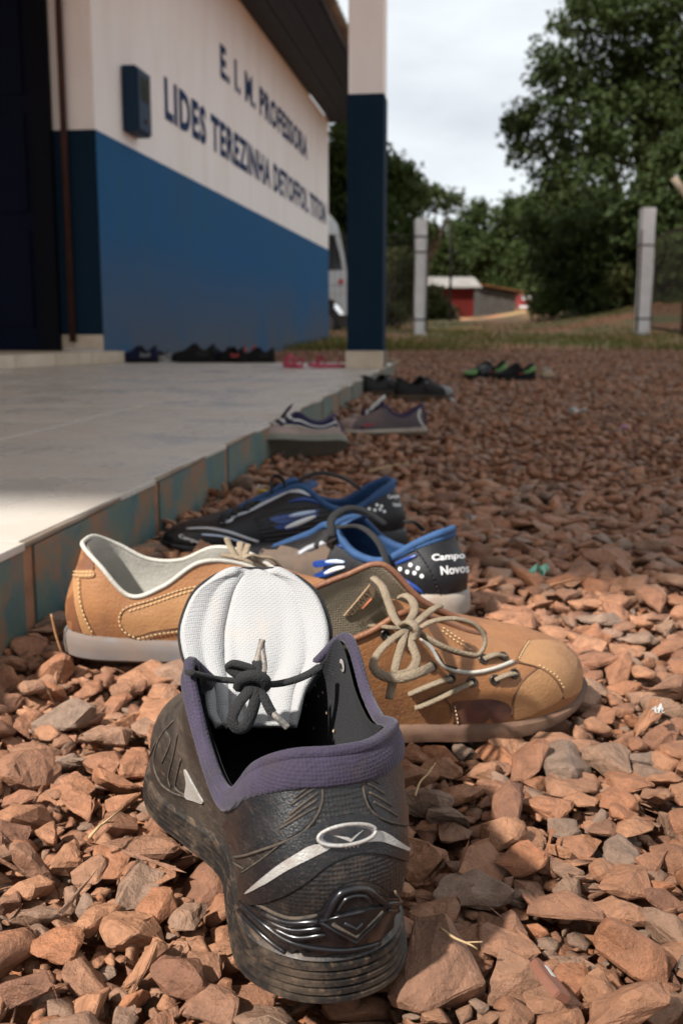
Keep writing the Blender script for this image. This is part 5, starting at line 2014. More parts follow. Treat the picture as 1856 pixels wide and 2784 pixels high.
def runner_detail(A, B):
    # --- A: toe by the slab
    A.patch(c4([(45, 400), (90, 360), (200, 385), (330, 440), (300, 475), (150, 480), (50, 480)]), 'runner_black', .0010, 'toe_cap')
    A.text('Campos Novos', c4([(108, 383), (312, 442), (306, 464), (102, 404)]), 'print_white', .0018, .015)
    A.line(c4([(140, 358), (240, 355), (340, 372), (440, 405), (540, 436)]), .0022, 'runner_silver', 'stripe', .0008, flat=.5)
    A.line(c4([(540, 436), (460, 448), (370, 440)]), .0022, 'print_white', 'stripe', .0008, flat=.5)
    A.line(c4([(215, 385), (320, 395), (420, 425), (480, 440)]), .0012, 'runner_light', 'stripe', .0008, flat=.5)
    A.patch(c4([(545, 305), (640, 285), (775, 262), (778, 280), (700, 300), (600, 330)]), 'runner_blue_gloss', .0010, 'flash', 8)
    A.patch(c4([(565, 345), (660, 318), (778, 285), (770, 300), (700, 335), (640, 362)]), 'runner_blue_gloss', .0010, 'flash', 8)
    A.line(c4([(640, 295), (700, 283), (770, 270)]), .0030, 'runner_light', 'streak', .0010, flat=.4, taper=True)
    A.line(c4([(620, 352), (690, 325), (770, 293)]), .0036, 'print_white', 'streak', .0010, flat=.4, taper=True)
    A.line(c4([(640, 225), (720, 212), (820, 240)]), .0028, 'runner_blue_gloss', 'stripe', .0008, flat=.5, taper=True)
    A.line(c4([(980, 250), (1030, 235), (1080, 205)]), .0022, 'runner_blue_gloss', 'stripe', .0008, flat=.5, taper=True)
    A.line(c4([(620, 440), (720, 410), (840, 360)]), .0020, 'runner_blue_gloss', 'stripe', .0008, flat=.5, taper=True)
    for k in range(7):
        A.line(c4([(470 + 8 * k, 310 + 17 * k), (620, 260 + 24 * k), (800, 250 + 22 * k), (900, 262 + 10 * k)]), .0010, 'black_plastic', 'rib', .0003)
    A.line(c4([(305, 325), (350, 318), (370, 298), (440, 272), (520, 232), (600, 192), (660, 160)]), .0034, 'runner_silver', 'eyestay', .0006, flat=.5)
    A.patch(c4([(640, 178), (700, 140), (760, 165), (790, 200), (740, 195), (690, 180)]), 'runner_silver', .0012, 'eyestay_tip', 8)
    A.dots(c4([(1070, 240), (1092, 246), (1032, 259), (1060, 265), (1085, 262), (1106, 272)]), .0022, 'print_white', .0010)
    A.text('Campos', c4([(1120, 190), (1180, 185), (1182, 212), (1122, 216)]), 'print_white', .0014, .02)
    A.text('Novos', c4([(1145, 228), (1182, 225), (1182, 248), (1148, 250)]), 'print_white', .0014, .02)
    L3 = lambda pts: [c4([(x, y)])[0] + (d,) for x, y, d in pts]
    ez = [(335, 318), (395, 285), (455, 262), (510, 225), (570, 195), (625, 165)]
    for i, (x, y) in enumerate(ez):
        W = []
        for dx, dy, l in ((-22, 14, .003), (-12, 2, .006), (4, -6, .006), (20, -10, .004)):
            h = A.hit(*c4([(x + dx, y + dy)])[0])
            if h:
                W.append(h[0] + h[1] * l)
        if len(W) > 1:
            A.cord(W, .0046, 'black_lace', flat=.7)
    A.cord(L3([(560, 185, 1.31), (555, 130, 1.315), (570, 95, 1.32), (610, 115, 1.32), (625, 165, 1.31)]), .0036, 'black_lace', 'lace_loop')
    A.cord(L3([(680, 160, 1.32), (710, 110, 1.325), (800, 82, 1.33), (900, 105, 1.335), (990, 160, 1.34)]), .0040, 'black_lace', 'lace_loop')
    T = []
    for q in range(9):
        v = q / 8
        T.append([(.222 - .10 * v, y * (1 + .3 * v), .046 + .040 * v - 8 * y * y) for y in np.linspace(-.02, .02, 11)])
    A.sheet(T, 'runner_blue', .004, 'tongue')
    B.sheet(T, 'runner_blue', .004, 'tongue')
    # --- B
    B.patch(c4([(500, 470), (600, 440), (740, 470), (800, 440), (860, 400), (820, 520), (760, 640), (640, 640), (520, 600)]), 'runner_muddy', .0008, 'muddy_vamp')
    B.patch(c4([(765, 515), (840, 508), (918, 515), (860, 530), (770, 545)]), 'runner_blue_gloss', .0010, 'flash', 8)
    B.patch(c4([(765, 580), (840, 550), (918, 538), (880, 565), (800, 592)]), 'runner_blue_gloss', .0010, 'flash', 8)
    B.line(c4([(820, 518), (870, 516), (915, 520)]), .0022, 'runner_light', 'streak', .0011, flat=.4, taper=True)
    B.line(c4([(815, 575), (865, 555), (915, 543)]), .0026, 'print_white', 'streak', .0011, flat=.4, taper=True)
    B.line(c4([(880, 435), (925, 455), (970, 495)]), .0020, 'runner_blue_gloss', 'stripe', .0008, flat=.5, taper=True)
    B.line(c4([(690, 480), (740, 450), (800, 430), (860, 400), (895, 378)]), .0030, 'runner_silver', 'eyestay', .0006, flat=.5)
    B.patch(c4([(890, 370), (930, 372), (955, 400), (950, 430), (925, 405)]), 'runner_silver', .0012, 'eyestay_tip', 8)
    B.patch(c4([(1240, 430), (1350, 420), (1480, 425), (1500, 560), (1500, 720), (1380, 735), (1370, 640), (1310, 530)]), 'runner_black', .0012, 'heel_counter')
    B.text('Campos', c4([(1338, 483), (1512, 470), (1512, 512), (1342, 524)]), 'print_white', .0020, .02)
    B.text('Novos', c4([(1378, 542), (1512, 528), (1514, 570), (1384, 582)]), 'print_white', .0020, .02)
    B.dots(c4([(1236, 534), (1272, 550), (1186, 554), (1221, 568), (1256, 573), (1291, 588)]), .0020, 'print_white', .0010)
    B.line(c4([(1160, 530), (1220, 505), (1270, 485)]), .0022, 'runner_blue_gloss', 'stripe', .0008, flat=.5, taper=True)
    for k in range(4):
        B.line(c4([(1150 + 12 * k, 585 + 18 * k), (1230 + 6 * k, 625 + 20 * k), (1310, 680 + 14 * k), (1365, 725 + 6 * k)]), .0030 - .0003 * k, 'runner_blue_gloss' if k % 2 == 0 else 'runner_black', 'stripe', .0008, flat=.5, taper=True)
    B.stitches(c4([(1250, 440), (1312, 530), (1365, 640), (1378, 730)]), 'runner_black', .003, .0015, .0008, off=.0018)
    B.cord(L3([(850, 395, 1.03), (850, 310, 1.045), (920, 258, 1.06), (1010, 268, 1.07), (1115, 335, 1.07)]), .0042, 'black_lace', 'lace_loop')
    B.cord(L3([(870, 350, 1.03), (980, 345, 1.03), (1060, 400, 1.01), (1110, 490, .995), (1135, 610, .985)]), .0042, 'black_lace', 'lace_end')
    B.cord(L3([(1210, 320, 1.06), (1255, 325, 1.07), (1295, 360, 1.08)]), .0036, 'black_lace', 'lace_end')
    for i, (x, y) in enumerate(((700, 480), (745, 455), (790, 440), (835, 412))):
        B.cord(L3([(x - 20, y + 10, 1.07 - .012 * i), (x - 6, y - 14, 1.072 - .012 * i), (x + 26, y - 22, 1.085 - .012 * i)]), .0040, 'black_lace', flat=.7)


runner_detail(BA_, BB_)

# ------------------------------------------------------------------ shoes further back
simple('canvas_grey', (0.080, 0.066, 0.078), 0.85, col2=(0.060, 0.048, 0.058), nscale=40, weave=400, dirt=(0.16, 0.11, 0.085), dscale=14, damt=0.5)
simple('canvas_pink', (0.27, 0.20, 0.175), 0.85, col2=(0.20, 0.145, 0.125), nscale=30, weave=400)
simple('canvas_navy', (0.008, 0.010, 0.034), 0.85, spec=0.15, weave=400)
simple('canvas_purple', (0.035, 0.022, 0.060), 0.9)
simple('cream_rubber', (0.36, 0.32, 0.26), 0.6, dirt=(0.2, 0.13, 0.09), dscale=20, damt=0.5)
simple('olive_rubber', (0.12, 0.125, 0.10), 0.75, col2=(0.16, 0.15, 0.115), nscale=20)
simple('brown_rubber', (0.085, 0.055, 0.036), 0.8, dirt=(0.19, 0.12, 0.075), dscale=20, damt=0.6)
simple('velcro_black', (0.008, 0.008, 0.009), 0.55, spec=0.25, dirt=(0.045, 0.036, 0.03), dscale=16, damt=0.3)
simple('toe_grey', (0.15, 0.145, 0.15), 0.7)
simple('kid_green', (0.075, 0.18, 0.040), 0.6, col2=(0.10, 0.23, 0.06), nscale=30)
simple('kid_black', (0.006, 0.006, 0.006), 0.7, spec=0.15)
simple('kid_grey', (0.12, 0.125, 0.13), 0.6)
simple('kid_red', (0.22, 0.015, 0.018), 0.5)
simple('pale_canvas', (0.38, 0.30, 0.20), 0.8, col2=(0.28, 0.20, 0.13), nscale=20)
simple('sandal_pink', (0.42, 0.030, 0.075), 0.4)
simple('sandal_red', (0.30, 0.014, 0.022), 0.4)
simple('scrap_white', (0.42, 0.415, 0.40), 0.7)
simple('scrap_pink', (0.48, 0.22, 0.36), 0.7, col2=(0.36, 0.22, 0.42), nscale=60)
simple('scrap_green', (0.05, 0.15, 0.11), 0.5)
simple('scrap_yellow', (0.50, 0.36, 0.05), 0.5)
simple('straw', (0.36, 0.25, 0.13), 0.8)
simple('twig_brown', (0.22, 0.10, 0.045), 0.8)
simple('terracotta', (0.17, 0.068, 0.040), 0.7, col2=(0.2, 0.075, 0.045), nscale=60)

c7 = crop(700, 1050, 500 / 1568)
c5 = crop(700, 900, 800 / 1568)


def canvas_pair():
    mat = place(.222, 2.74, .012, 183)
    footprint(mat, .23, .035)
    S = Shoe('canvas_shoe', 'grey canvas shoe with purple lining and pale rubber sole edge', 'shoe', mat, CASUAL, .82, hgt=1.0, NS=120, NT=28, group='pair of grey canvas shoes')
    S.upper('canvas_grey')
    S.lining('canvas_purple', .004)
    S.insole('canvas_purple')
    S.sole('brown_rubber', [(-.02, 0), (0, .003), (.2, .004), (.48, .004)], .006)
    S.sole('cream_rubber', [(.50, .002), (.52, .0055), (.98, .0050), (1.06, .001)], .006, 'foxing')
    S.rim('canvas_purple', .0034)
    S.band('canvas_pink', .40, .60, .0, .62, .0008, 0, 'toe_cap')
    S.band('canvas_navy', -.06, .06, .0, .98, .0010, 0, 'heel_panel')
    S.line(c7([(1325, 200), (1350, 260), (1342, 355)]), .0035, 'scrap_white', 'stripe', .0014, flat=.4)
    S.line(c7([(1380, 195), (1370, 260), (1390, 310), (1415, 345)]), .0035, 'scrap_white', 'stripe', .0014, flat=.4)
    S.patch(c7([(890, 345), (900, 325), (990, 318), (1000, 330), (940, 342)]), 'kid_red', .0010, 'logo_stripe', 8)
    S.patch(c7([(880, 365), (890, 350), (1010, 340), (1060, 375), (960, 378)]), 'canvas_navy', .0008, 'side_panel', 8)
    A = []
    for q in range(9):
        v = q / 8
        A.append([(.165 - .055 * v, y * (1 + .3 * v), .052 + .050 * v - 12 * y * y) for y in np.linspace(-.02, .02, 11)])
    S.sheet(A, 'scrap_white', .006, 'tongue')
    for k in range(4):
        x = .165 - .016 * k
        z = .058 + .0085 * k
        V, Fc = tube_data(smoothline([(x, .022, z - .006), (x, 0, z + .005), (x, -.024, z - .008), (x + .012, -.040, z - .028)], 5), .0045, 6, flat=.5)
        mk('lace', V, Fc, 'canvas_navy', S.o, True)
    V, Fc = tube_data(smoothline([(.15, -.025, .06), (.165, -.04, .045), (.155, -.045, .03), (.14, -.043, .035)], 5), .004, 6, flat=.6)
    mk('lace_loop', V, Fc, 'canvas_navy', S.o, True)
    # its mate, tipped over with the sole towards the gravel
    mat = place(.012, 2.25, .032, 207, 36)
    footprint(mat, .2, .035)
    S = Shoe('canvas_shoe', 'grey canvas shoe tipped on its side, olive sole showing, beside the slab edge', 'shoe', mat, CASUAL, .80, NS=120, NT=28, group='pair of grey canvas shoes')
    S.upper('canvas_pink')
    S.lining('canvas_purple', .004)
    S.insole('canvas_purple')
    S.sole('olive_rubber', [(-.02, 0), (0, .004), (.3, .005), (.9, .005), (1.05, .001)], .008)
    S.rim('canvas_purple', .004)
    S.band('canvas_navy', -.08, .08, .1, .98, .0010, 0, 'heel_panel')
    S.band('canvas_navy', .10, .36, .30, 1.0, .0012, 0, 'side_panel')
    S.band('canvas_navy', -.34, -.26, .2, 1.0, .0012, 0, 'side_panel')
    S.band('cream_rubber', .12, .34, .28, .36, .0018, 0, 'stripe')
    S.band('scrap_white', .10, .30, .55, .66, .0020, 0, 'stripe')
    A = [[(.16 - .05 * q / 8, y * (1 + .3 * q / 8), .052 + .05 * q / 8 - 12 * y * y) for y in np.linspace(-.02, .02, 11)] for q in range(9)]
    S.sheet(A, 'canvas_navy', .006, 'tongue')
    for k in range(3):
        x = .165 - .018 * k
        z = .058 + .009 * k
        V, Fc = tube_data(smoothline([(x, .035, z - .022), (x, .022, z - .004), (x, 0, z + .006), (x, -.024, z - .008)], 5), .0045, 6, flat=.5)
        mk('lace', V, Fc, 'scrap_white', S.o, True)


canvas_pair()


def strap(S, x, w, mat, lift=0.0):
    sc = S.sc
    A = []
    for y in np.linspace(-.040, .040, 15):
        z = .092 + lift - (abs(y) / .040) ** 2.4 * .052 - (x - .13) * .55
        A.append([((x + dx) * sc, y * sc, (z - dx * .5) * sc) for dx in np.linspace(-w / 2, w / 2, 5)])
    o, a, b = S.sheet(A, mat, .004, 'strap')
    return o


def velcro_pair():
    for (x, y, yaw, roll, lab, grey) in ((.085, 4.23, 40, -8, 'black strap shoe with brown ridged sole against the slab edge', False),
                                         (.205, 4.10, 24, 4, 'black two-strap shoe with scuffed grey toe beside the slab edge', True)):
        mat = place(x, y, .012, yaw, roll)
        footprint(mat, .26, .04)
        S = Shoe('strap_shoe', lab, 'shoe', mat, CASUAL, .92, NS=110, NT=26, group='pair of black strap shoes')
        S.upper('velcro_black')
        S.lining('kid_black', .004)
        S.insole('kid_black')
        rr = []
        for k in range(7):
            rr += [(k / 7, .0045), (k / 7 + .07, .0055), (k / 7 + .09, .0025), (k / 7 + .13, .0025)]
        S.sole('brown_rubber', [(-.02, 0)] + rr + [(1.0, .004), (1.1, -.003)], .008)
        S.rim('velcro_black', .004)
        if grey:
            S.band('toe_grey', .38, .62, .0, .75, .0010, 0, 'toe_cap')
        for q, sx in enumerate((.135, .170)):
            st = strap(S, sx, .026, 'velcro_black', .004)
            V, Fc = tube_data([(sx * .92, -.028 * .92, (.094 - (sx - .13) * .55 - .018) * .92), (sx * .92, -.0285 * .92, (.099 - (sx - .13) * .55 - .018) * .92)], .005, 10)
            mk('stud', V, Fc, 'scrap_white', st, True)


velcro_pair()


def kid_shoes():
    for (x, y, yaw, lab, sc, flip) in ((.97, 6.18, 188, 'green and black child sneaker with grey side stripes, lying beyond the strap shoes', .92, 0),
                                       (1.10, 5.98, 184, 'green and black child sneaker with dark toe, lying beyond the strap shoes', .86, 1)):
        mat = place(x, y, .004, yaw, -4)
        footprint(mat, .24, .04)
        S = Shoe('child_sneaker', lab, 'shoe', mat, RUNNER, sc, hgt=1.15, NS=96, NT=24, group='pair of green child sneakers')
        S.upper('kid_black')
        S.lining('kid_black', .004)
        S.insole('kid_black')
        S.sole('kid_black', LOWSOLE, .01)
        S.rim('kid_black', .004)
        S.band('kid_green', .04, .20, .35, .92, .0012, 0, 'side_panel')
        if not flip:
            S.band('kid_green', .36, .50, .1, .7, .0012, 0, 'toe_panel')
            for k in range(3):
                S.band('kid_grey', .25 + .03 * k, .262 + .03 * k, .1, .85, .0016, 0, 'stripe')
            S.band('kid_grey', .30, .36, .6, .98, .0014, 0, 'eyestay')
        S.band('kid_red', .205, .235, .2, .5, .0014, 0, 'logo')
        A = [[((.19 - .07 * q / 8) * sc, y_ * (1 + .3 * q / 8) * sc, (.06 + .052 * q / 8 - 12 * y_ * y_) * sc) for y_ in np.linspace(-.02, .02, 9)] for q in range(9)]
        S.sheet(A, 'kid_grey' if not flip else 'kid_black', .005, 'tongue')
        V, Fc = tube_data([(.01 * sc, 0, .112 * sc), (.004 * sc, 0, .125 * sc), (.014 * sc, 0, .130 * sc)], .004, 6)
        mk('pull_tab', V, Fc, 'kid_red' if flip else 'kid_black', S.o, True)
    mat = place(1.16, 6.12, .004, 60, 8)
    S = Shoe('pale_shoe', 'pale beige child shoe peeking out behind the green sneakers', 'shoe', mat, CASUAL, .62, NS=80, NT=20)
    footprint(mat, .18, .03)
    S.upper('pale_canvas')
    S.lining('tan_lining', .003)
    S.insole('tan_lining')
    S.sole('brown_rubber', LOWSOLE, .006)
    S.rim('tan_lining', .003)


kid_shoes()


def slab_shoes():
    # dark shoes at the back of the slab along the school wall
    spec = [(378, 6.22, 170, 'navy_shoe', 'navy shoe with grey side panel at the back of the slab by the doorway step', 'canvas_navy', 'kid_grey', .82),
            (432, 6.27, 160, 'grey_shoe', 'worn pale grey shoe at the back of the slab beside the navy shoe', 'toe_grey', 'scrap_white', .55),
            (528, 6.22, 178, 'black_shoe', 'black shoe standing at the middle of the slab back edge', 'kid_black', 'velcro_black', .92),
            (582, 6.25, 10, 'dark_shoe', 'dark navy shoe right behind the black one at the slab back edge', 'canvas_navy', 'kid_black', .80),
            (628, 6.22, 150, 'black_sandal_shoe', 'black shoe with red heel tab at the slab back edge', 'kid_black', 'kid_red', .78),
            (700, 6.22, 175, 'black_slipper', 'low black shoe next to the red strap loop at the slab back edge', 'kid_black', 'velcro_black', .74)]
    for px, Y, yaw, nm, lab, m1, m2, sc in spec:
        x = aty(px, 980, Y).x
        L = .29 * sc
        c, s_ = math.cos(R(yaw)), math.sin(R(yaw))
        mat = place(x - c * L / 2, Y - s_ * L / 2, .0925, yaw)
        S = Shoe(nm, lab, 'shoe', mat, CASUAL, sc, hgt=1.25, NS=80, NT=20, group='dark shoes at the back of the porch slab')
        S.upper(m1)
        S.lining('kid_black', .003)
        S.insole('kid_black')
        S.sole('kid_black' if m1 != 'toe_grey' else 'scrap_white', LOWSOLE, .006)
        S.rim('kid_black', .0035)
        S.band(m2, .12, .24, .2, .8, .0012, 0, 'side_panel')
        S.band(m2, -.24, -.12, .2, .8, .0012, 0, 'side_panel')
        if nm == 'black_sandal_shoe':
            S.band('kid_red', -.05, .05, .6, 1.0, .002, 0, 'heel_tab')
    # red strap sandal between them
    sandal('red_sandal', 'red sandal with tall strap loop among the black shoes', place(aty(668, 980, 6.24).x + .05, 6.27, .0925, 150), 'sandal_red', .75, True)


def sandal(name, lab, mat, m, sc, loop=False, group=None):
    o = thing(name, lab, 'sandal', mat, group)
    half = [(.0, .0), (.01, .018), (.035, .030), (.09, .029), (.14, .032), (.19, .042), (.235, .040), (.262, .024), (.272, 0)]
    ring = [(x * sc, y * sc) for x, y in half] + [(x * sc, -y * sc) for x, y in half[-2:0:-1]]
    rs = catmull([(x, y) for x, y in ring], 48)
    V, Fc = [], []
    prof = [(0, .96), (.003, 1.0), (.014, 1.0), (.017, .96)]
    for x, y in rs:
        for z, k in prof:
            V.append(((x - .13 * sc) * k + .13 * sc, y * k, z + .006 * max(0, (x / sc - .2) / .07)))
    n = len(rs)
    for i in range(n):
        j = (i + 1) % n
        for k in range(3):
            Fc.append((i * 4 + k, j * 4 + k, j * 4 + k + 1, i * 4 + k + 1))
    Fc.append(tuple(i * 4 for i in range(n))[::-1])
    Fc.append(tuple(i * 4 + 3 for i in range(n)))
    mk('sole', V, Fc, m, o, True)
    def st(name, pts, w):
        P = smoothline([Vector(p) * sc for p in pts], 7)
        V, Fc = tube_data(P, w * sc, 8, flat=.35)
        mk(name, V, Fc, m, o, True)
    st('strap', [(.19, .040, .012), (.19, .036, .055), (.188, 0, .085), (.19, -.036, .055), (.19, -.040, .012)], .010)
    st('strap', [(.215, .038, .012), (.19, .012, .072), (.165, -.02, .070), (.15, -.034, .012)], .008)
    st('strap', [(.15, .034, .012), (.165, .02, .070), (.19, -.012, .072), (.215, -.038, .012)], .008)
    st('heel_strap', [(.06, .030, .012), (.04, .030, .045), (.008, .012, .066 if not loop else .10), (.0, 0, .070 if not loop else .13), (.008, -.012, .066 if not loop else .10), (.04, -.030, .045), (.06, -.030, .012)], .008)
    return o


slab_shoes()
sandal('pink_sandal', 'pink strap sandal on the porch slab, beside the post', place(aty(935, 1000, 5.4).x + .01, 5.36, .0925, 176), 'sandal_pink', .72, False, 'pair of pink sandals')
sandal('pink_sandal', 'pink strap sandal on the porch slab, further from the post', place(aty(822, 1000, 5.4).x, 5.30, .0925, 118), 'sandal_pink', .70, False, 'pair of pink sandals')


# ------------------------------------------------------------------ litter on the gravel
def scrap(name, lab, cat, px, py, size, mat, seed, z=.010, fold=.35):
    g = random.Random(seed)
    p = atz(px * K, py * K, z)
    n = 7
    V = []
    for i in range(n):
        for j in range(n):
            u, v = i / (n - 1) - .5, j / (n - 1) - .5
            r = 1 - .35 * (noise.noise(Vector((u * 2 + seed, v * 2, 0))) + .3)
            V.append(Vector((u * size * r, v * size * .7 * r, size * fold * (noise.noise(Vector((u * 3.1 + seed, v * 3.1, 2))) + .25) + .1 * size)))
    bm = bmesh.new()
    vs_ = [bm.verts.new(v) for v in V]
    for i in range(n - 1):
        for j in range(n - 1):
            bm.faces.new((vs_[i * n + j], vs_[(i + 1) * n + j], vs_[(i + 1) * n + j + 1], vs_[i * n + j + 1]))
    o = bmk(name, bm, mat)
    md = o.modifiers.new('thick', 'SOLIDIFY')
    md.thickness = .0008
    o.matrix_world = Matrix.Translation((p.x, p.y, z)) @ Matrix.Rotation(g.uniform(0, 6), 4, 'Z')
    return tag(o, lab, cat)


scrap('petal_scrap', 'crumpled pink and lilac scrap beside the tipped canvas shoe', 'scrap', 640, 1050, .050, 'scrap_pink', 3, .014, .6)
scrap('plastic_scrap', 'small torn green plastic scrap on open gravel', 'scrap', 1240, 1315, .022, 'scrap_green', 5, .014, .5)
scrap('sweet_wrapper', 'clear wrapper with yellow corner behind the running shoe toe', 'wrapper', 583, 1132, .040, 'scrap_white', 7, .012, .4)
scrap('yellow_scrap', 'tiny yellow scrap stuck to the wrapper near the running shoe', 'scrap', 605, 1135, .020, 'scrap_yellow', 9, .016, .5)
scrap('paper_scrap', 'white paper scrap on open gravel beyond the canvas shoes', 'scrap', 1325, 951, .060, 'scrap_white', 11, .012, .4)
scrap('pink_scrap', 'tiny pink scrap on gravel near the white paper scrap', 'scrap', 1432, 984, .022, 'scrap_pink', 12, .012, .5)
scrap('foil_scrap', 'small white foil scrap on gravel near the toe of the tan lace-up', 'scrap', 1510, 1636, .010, 'scrap_white', 13, .014, .5)
scrap('shell_chip', 'tiny white chip on gravel behind the running shoe heel', 'chip', 1082, 1191, .012, 'scrap_white', 15, .014, .6)
scrap('white_chip', 'tiny white chip on gravel beside the grey strap shoe toe', 'chip', 1040, 922, .030, 'scrap_white', 16, .012, .5)
scrap('cloth_rag', 'pale crumpled rag lying at the foot of the porch post', 'rag', 893, 843, .13, 'pale_canvas', 17, .02, .6)
scrap('dry_leaf', 'orange brown dry leaf behind the running shoes', 'leaf', 785, 1075, .045, 'twig_brown', 19, .014, .25)
scrap('dry_leaf', 'reddish dry leaf beside the running shoe collar', 'leaf', 770, 1128, .035, 'twig_brown', 20, .014, .3)


def stalk(name, lab, pts, r, mat, z=.014):
    W = [atz(x * K, y * K, zz) for x, y, zz in pts]
    b = W[0].copy()
    o = thing(name, lab, 'twig', Matrix.Translation(b))
    P = smoothline([w - b for w in W], 5)
    V, Fc = tube_data(P, [r * (1 - .6 * i / len(P)) for i in range(len(P))], 6)
    mk('stem', V, Fc, mat, o, True)
    mid = P[len(P) // 2]
    V, Fc = tube_data([mid, mid + (P[-1] - P[0]).normalized() * r * 9 + Vector((r * 3, r * 4, r * 2))], r * .5, 5)
    mk('side_shoot', V, Fc, mat, o, True)


stalk('straw_stem', 'curved dry straw stem beside the black sneaker heel', [(952, 1828, .012), (965, 1795, .016), (985, 1775, .016), (1000, 1752, .014)], .0008, 'straw')
stalk('straw_stem', 'pale dry straw lying right of the black sneaker sole', [(1012, 2134, .012), (1045, 2155, .014), (1080, 2170, .014), (1095, 2180, .012)], .0008, 'straw')
stalk('orange_twig', 'bright orange brown twig on gravel above the tan lace-up toe', [(1262, 1345, .016), (1300, 1335, .018), (1345, 1328, .016)], .0017, 'twig_brown')
stalk('dry_twig', 'forked dry twig on open gravel to the side of the running shoes', [(1440, 1112, .016), (1490, 1104, .018), (1568, 1090, .018), (1600, 1082, .016)], .0025, 'twig_brown')
stalk('pale_stick', 'short pale stick beside the slab edge', [(478, 1130, .012), (481, 1115, .022), (485, 1102, .03)], .0030, 'straw')
stalk('yellow_straw', 'yellow straw on gravel between the canvas shoe and open yard', [(1300, 1052, .014), (1318, 1056, .016), (1325, 1062, .014)], .0022, 'straw')
stalk('dry_root', 'tangled dry rootlet among stones left of the black sneaker', [(205, 1925, .012), (222, 1905, .016), (240, 1890, .016), (262, 1888, .012)], .0011, 'straw')
stalk('fine_twig', 'thin brown twig lying on gravel past the tan lace-up toe', [(1545, 1190, .014), (1560, 1180, .016), (1590, 1170, .014)], .0016, 'twig_brown')
stalk('brown_stem', 'brown stem lying on gravel behind the running shoes', [(845, 1082, .014), (900, 1070, .016), (940, 1064, .014)], .002, 'straw')


def shard():
    p = atz(1255 * K, 2235 * K, .012)
    m = Matrix.Translation((p.x, p.y, .007)) @ Matrix.Rotation(R(118), 4, 'Z') @ Matrix.Rotation(R(-18), 4, 'Y') @ Matrix.Rotation(R(30), 4, 'X') @ Matrix.Scale(.5, 4)
    t = thing('tile_shard', 'smooth terracotta tile shard with a white painted chip', 'tile shard', m)
    bm = bmesh.new()
    ol = [(-.022, -.006), (-.012, -.009), (.010, -.008), (.022, -.002), (.020, .006), (.002, .009), (-.016, .006)]
    vs_ = [bm.verts.new((x, y, 0)) for x, y in ol]
    f = bm.faces.new(vs_)
    r = bmesh.ops.extrude_face_region(bm, geom=[f])
    for q in r['geom']:
        if isinstance(q, bmesh.types.BMVert):
            q.co.z += .008
    bmesh.ops.recalc_face_normals(bm, faces=bm.faces[:])
    bmesh.ops.bevel(bm, geom=bm.edges[:], offset=.0009, segments=2, affect='EDGES')
    bmk('body', bm, 'terracotta', t)
    mk('white_chip', [(.000, -.0055, .0084), (.012, -.0055, .0084), (.013, -.002, .0084), (.001, -.001, .0084), (.000, -.0055, .0078), (.012, -.0055, .0078), (.013, -.002, .0078), (.001, -.001, .0078)],
       [(0, 1, 2, 3), (0, 4, 5, 1), (1, 5, 6, 2), (2, 6, 7, 3), (3, 7, 4, 0)], 'scrap_white', t)


shard()

# ------------------------------------------------------------------ gravel
def stone_mesh(seed, bevel, npt=11, rough=0.0):
    g = random.Random(seed)
    bm = bmesh.new()
    a, b, c = 1.0, g.uniform(0.55, 0.95), g.uniform(0.26, 0.56)
    for _ in range(npt):
        v = Vector((g.gauss(0, 1), g.gauss(0, 1), g.gauss(0, 1)))
        v.normalize()
        k = 1 / max(abs(v.x), abs(v.y), abs(v.z))          # towards a box: angular chips
        v = v * (1 + (k - 1) * g.uniform(0.25, 0.8))
        bm.verts.new((v.x * a * .5, v.y * b * .5, v.z * c * .5))
    bmesh.ops.convex_hull(bm, input=bm.verts[:])
    for v in [v for v in bm.verts if not v.link_faces]:
        bm.verts.remove(v)
    bmesh.ops.dissolve_limit(bm, angle_limit=R(14), verts=bm.verts[:], edges=bm.edges[:])
    if bevel:
        bmesh.ops.bevel(bm, geom=bm.edges[:], offset=bevel, segments=1, affect='EDGES')
    bmesh.ops.triangulate(bm, faces=bm.faces[:])
    if rough:
        # worn edges, chipped faces: longest edges split, then pushed by noise
        for _ in range(2):
            ln = sorted(bm.edges, key=lambda e: -e.calc_length())
            cut = [e for e in ln if e.calc_length() > .26]
            if cut:
                bmesh.ops.subdivide_edges(bm, edges=cut, cuts=1)
                bmesh.ops.triangulate(bm, faces=bm.faces[:])
        off = Vector((seed * 1.7, seed * .9, seed * .3))
        bm.normal_update()
        for v in bm.verts:
            nn = v.normal.copy()
            v.co += nn * (noise.noise(v.co * 3.2 + off) * rough + noise.noise(v.co * 8 + off) * rough * .5)
    me = bpy.data.meshes.new('stone')
    bm.to_mesh(me)
    bm.free()
    me.materials.append(M('gravel_stone'))
    return me


def on_slab(x, y, margin=0.0):
    p = BM.inverted() @ Vector((x, y, 0))
    return p.x < 1.705 - 0.0195 * (p.y + 0.7) + margin and p.y < 0.21


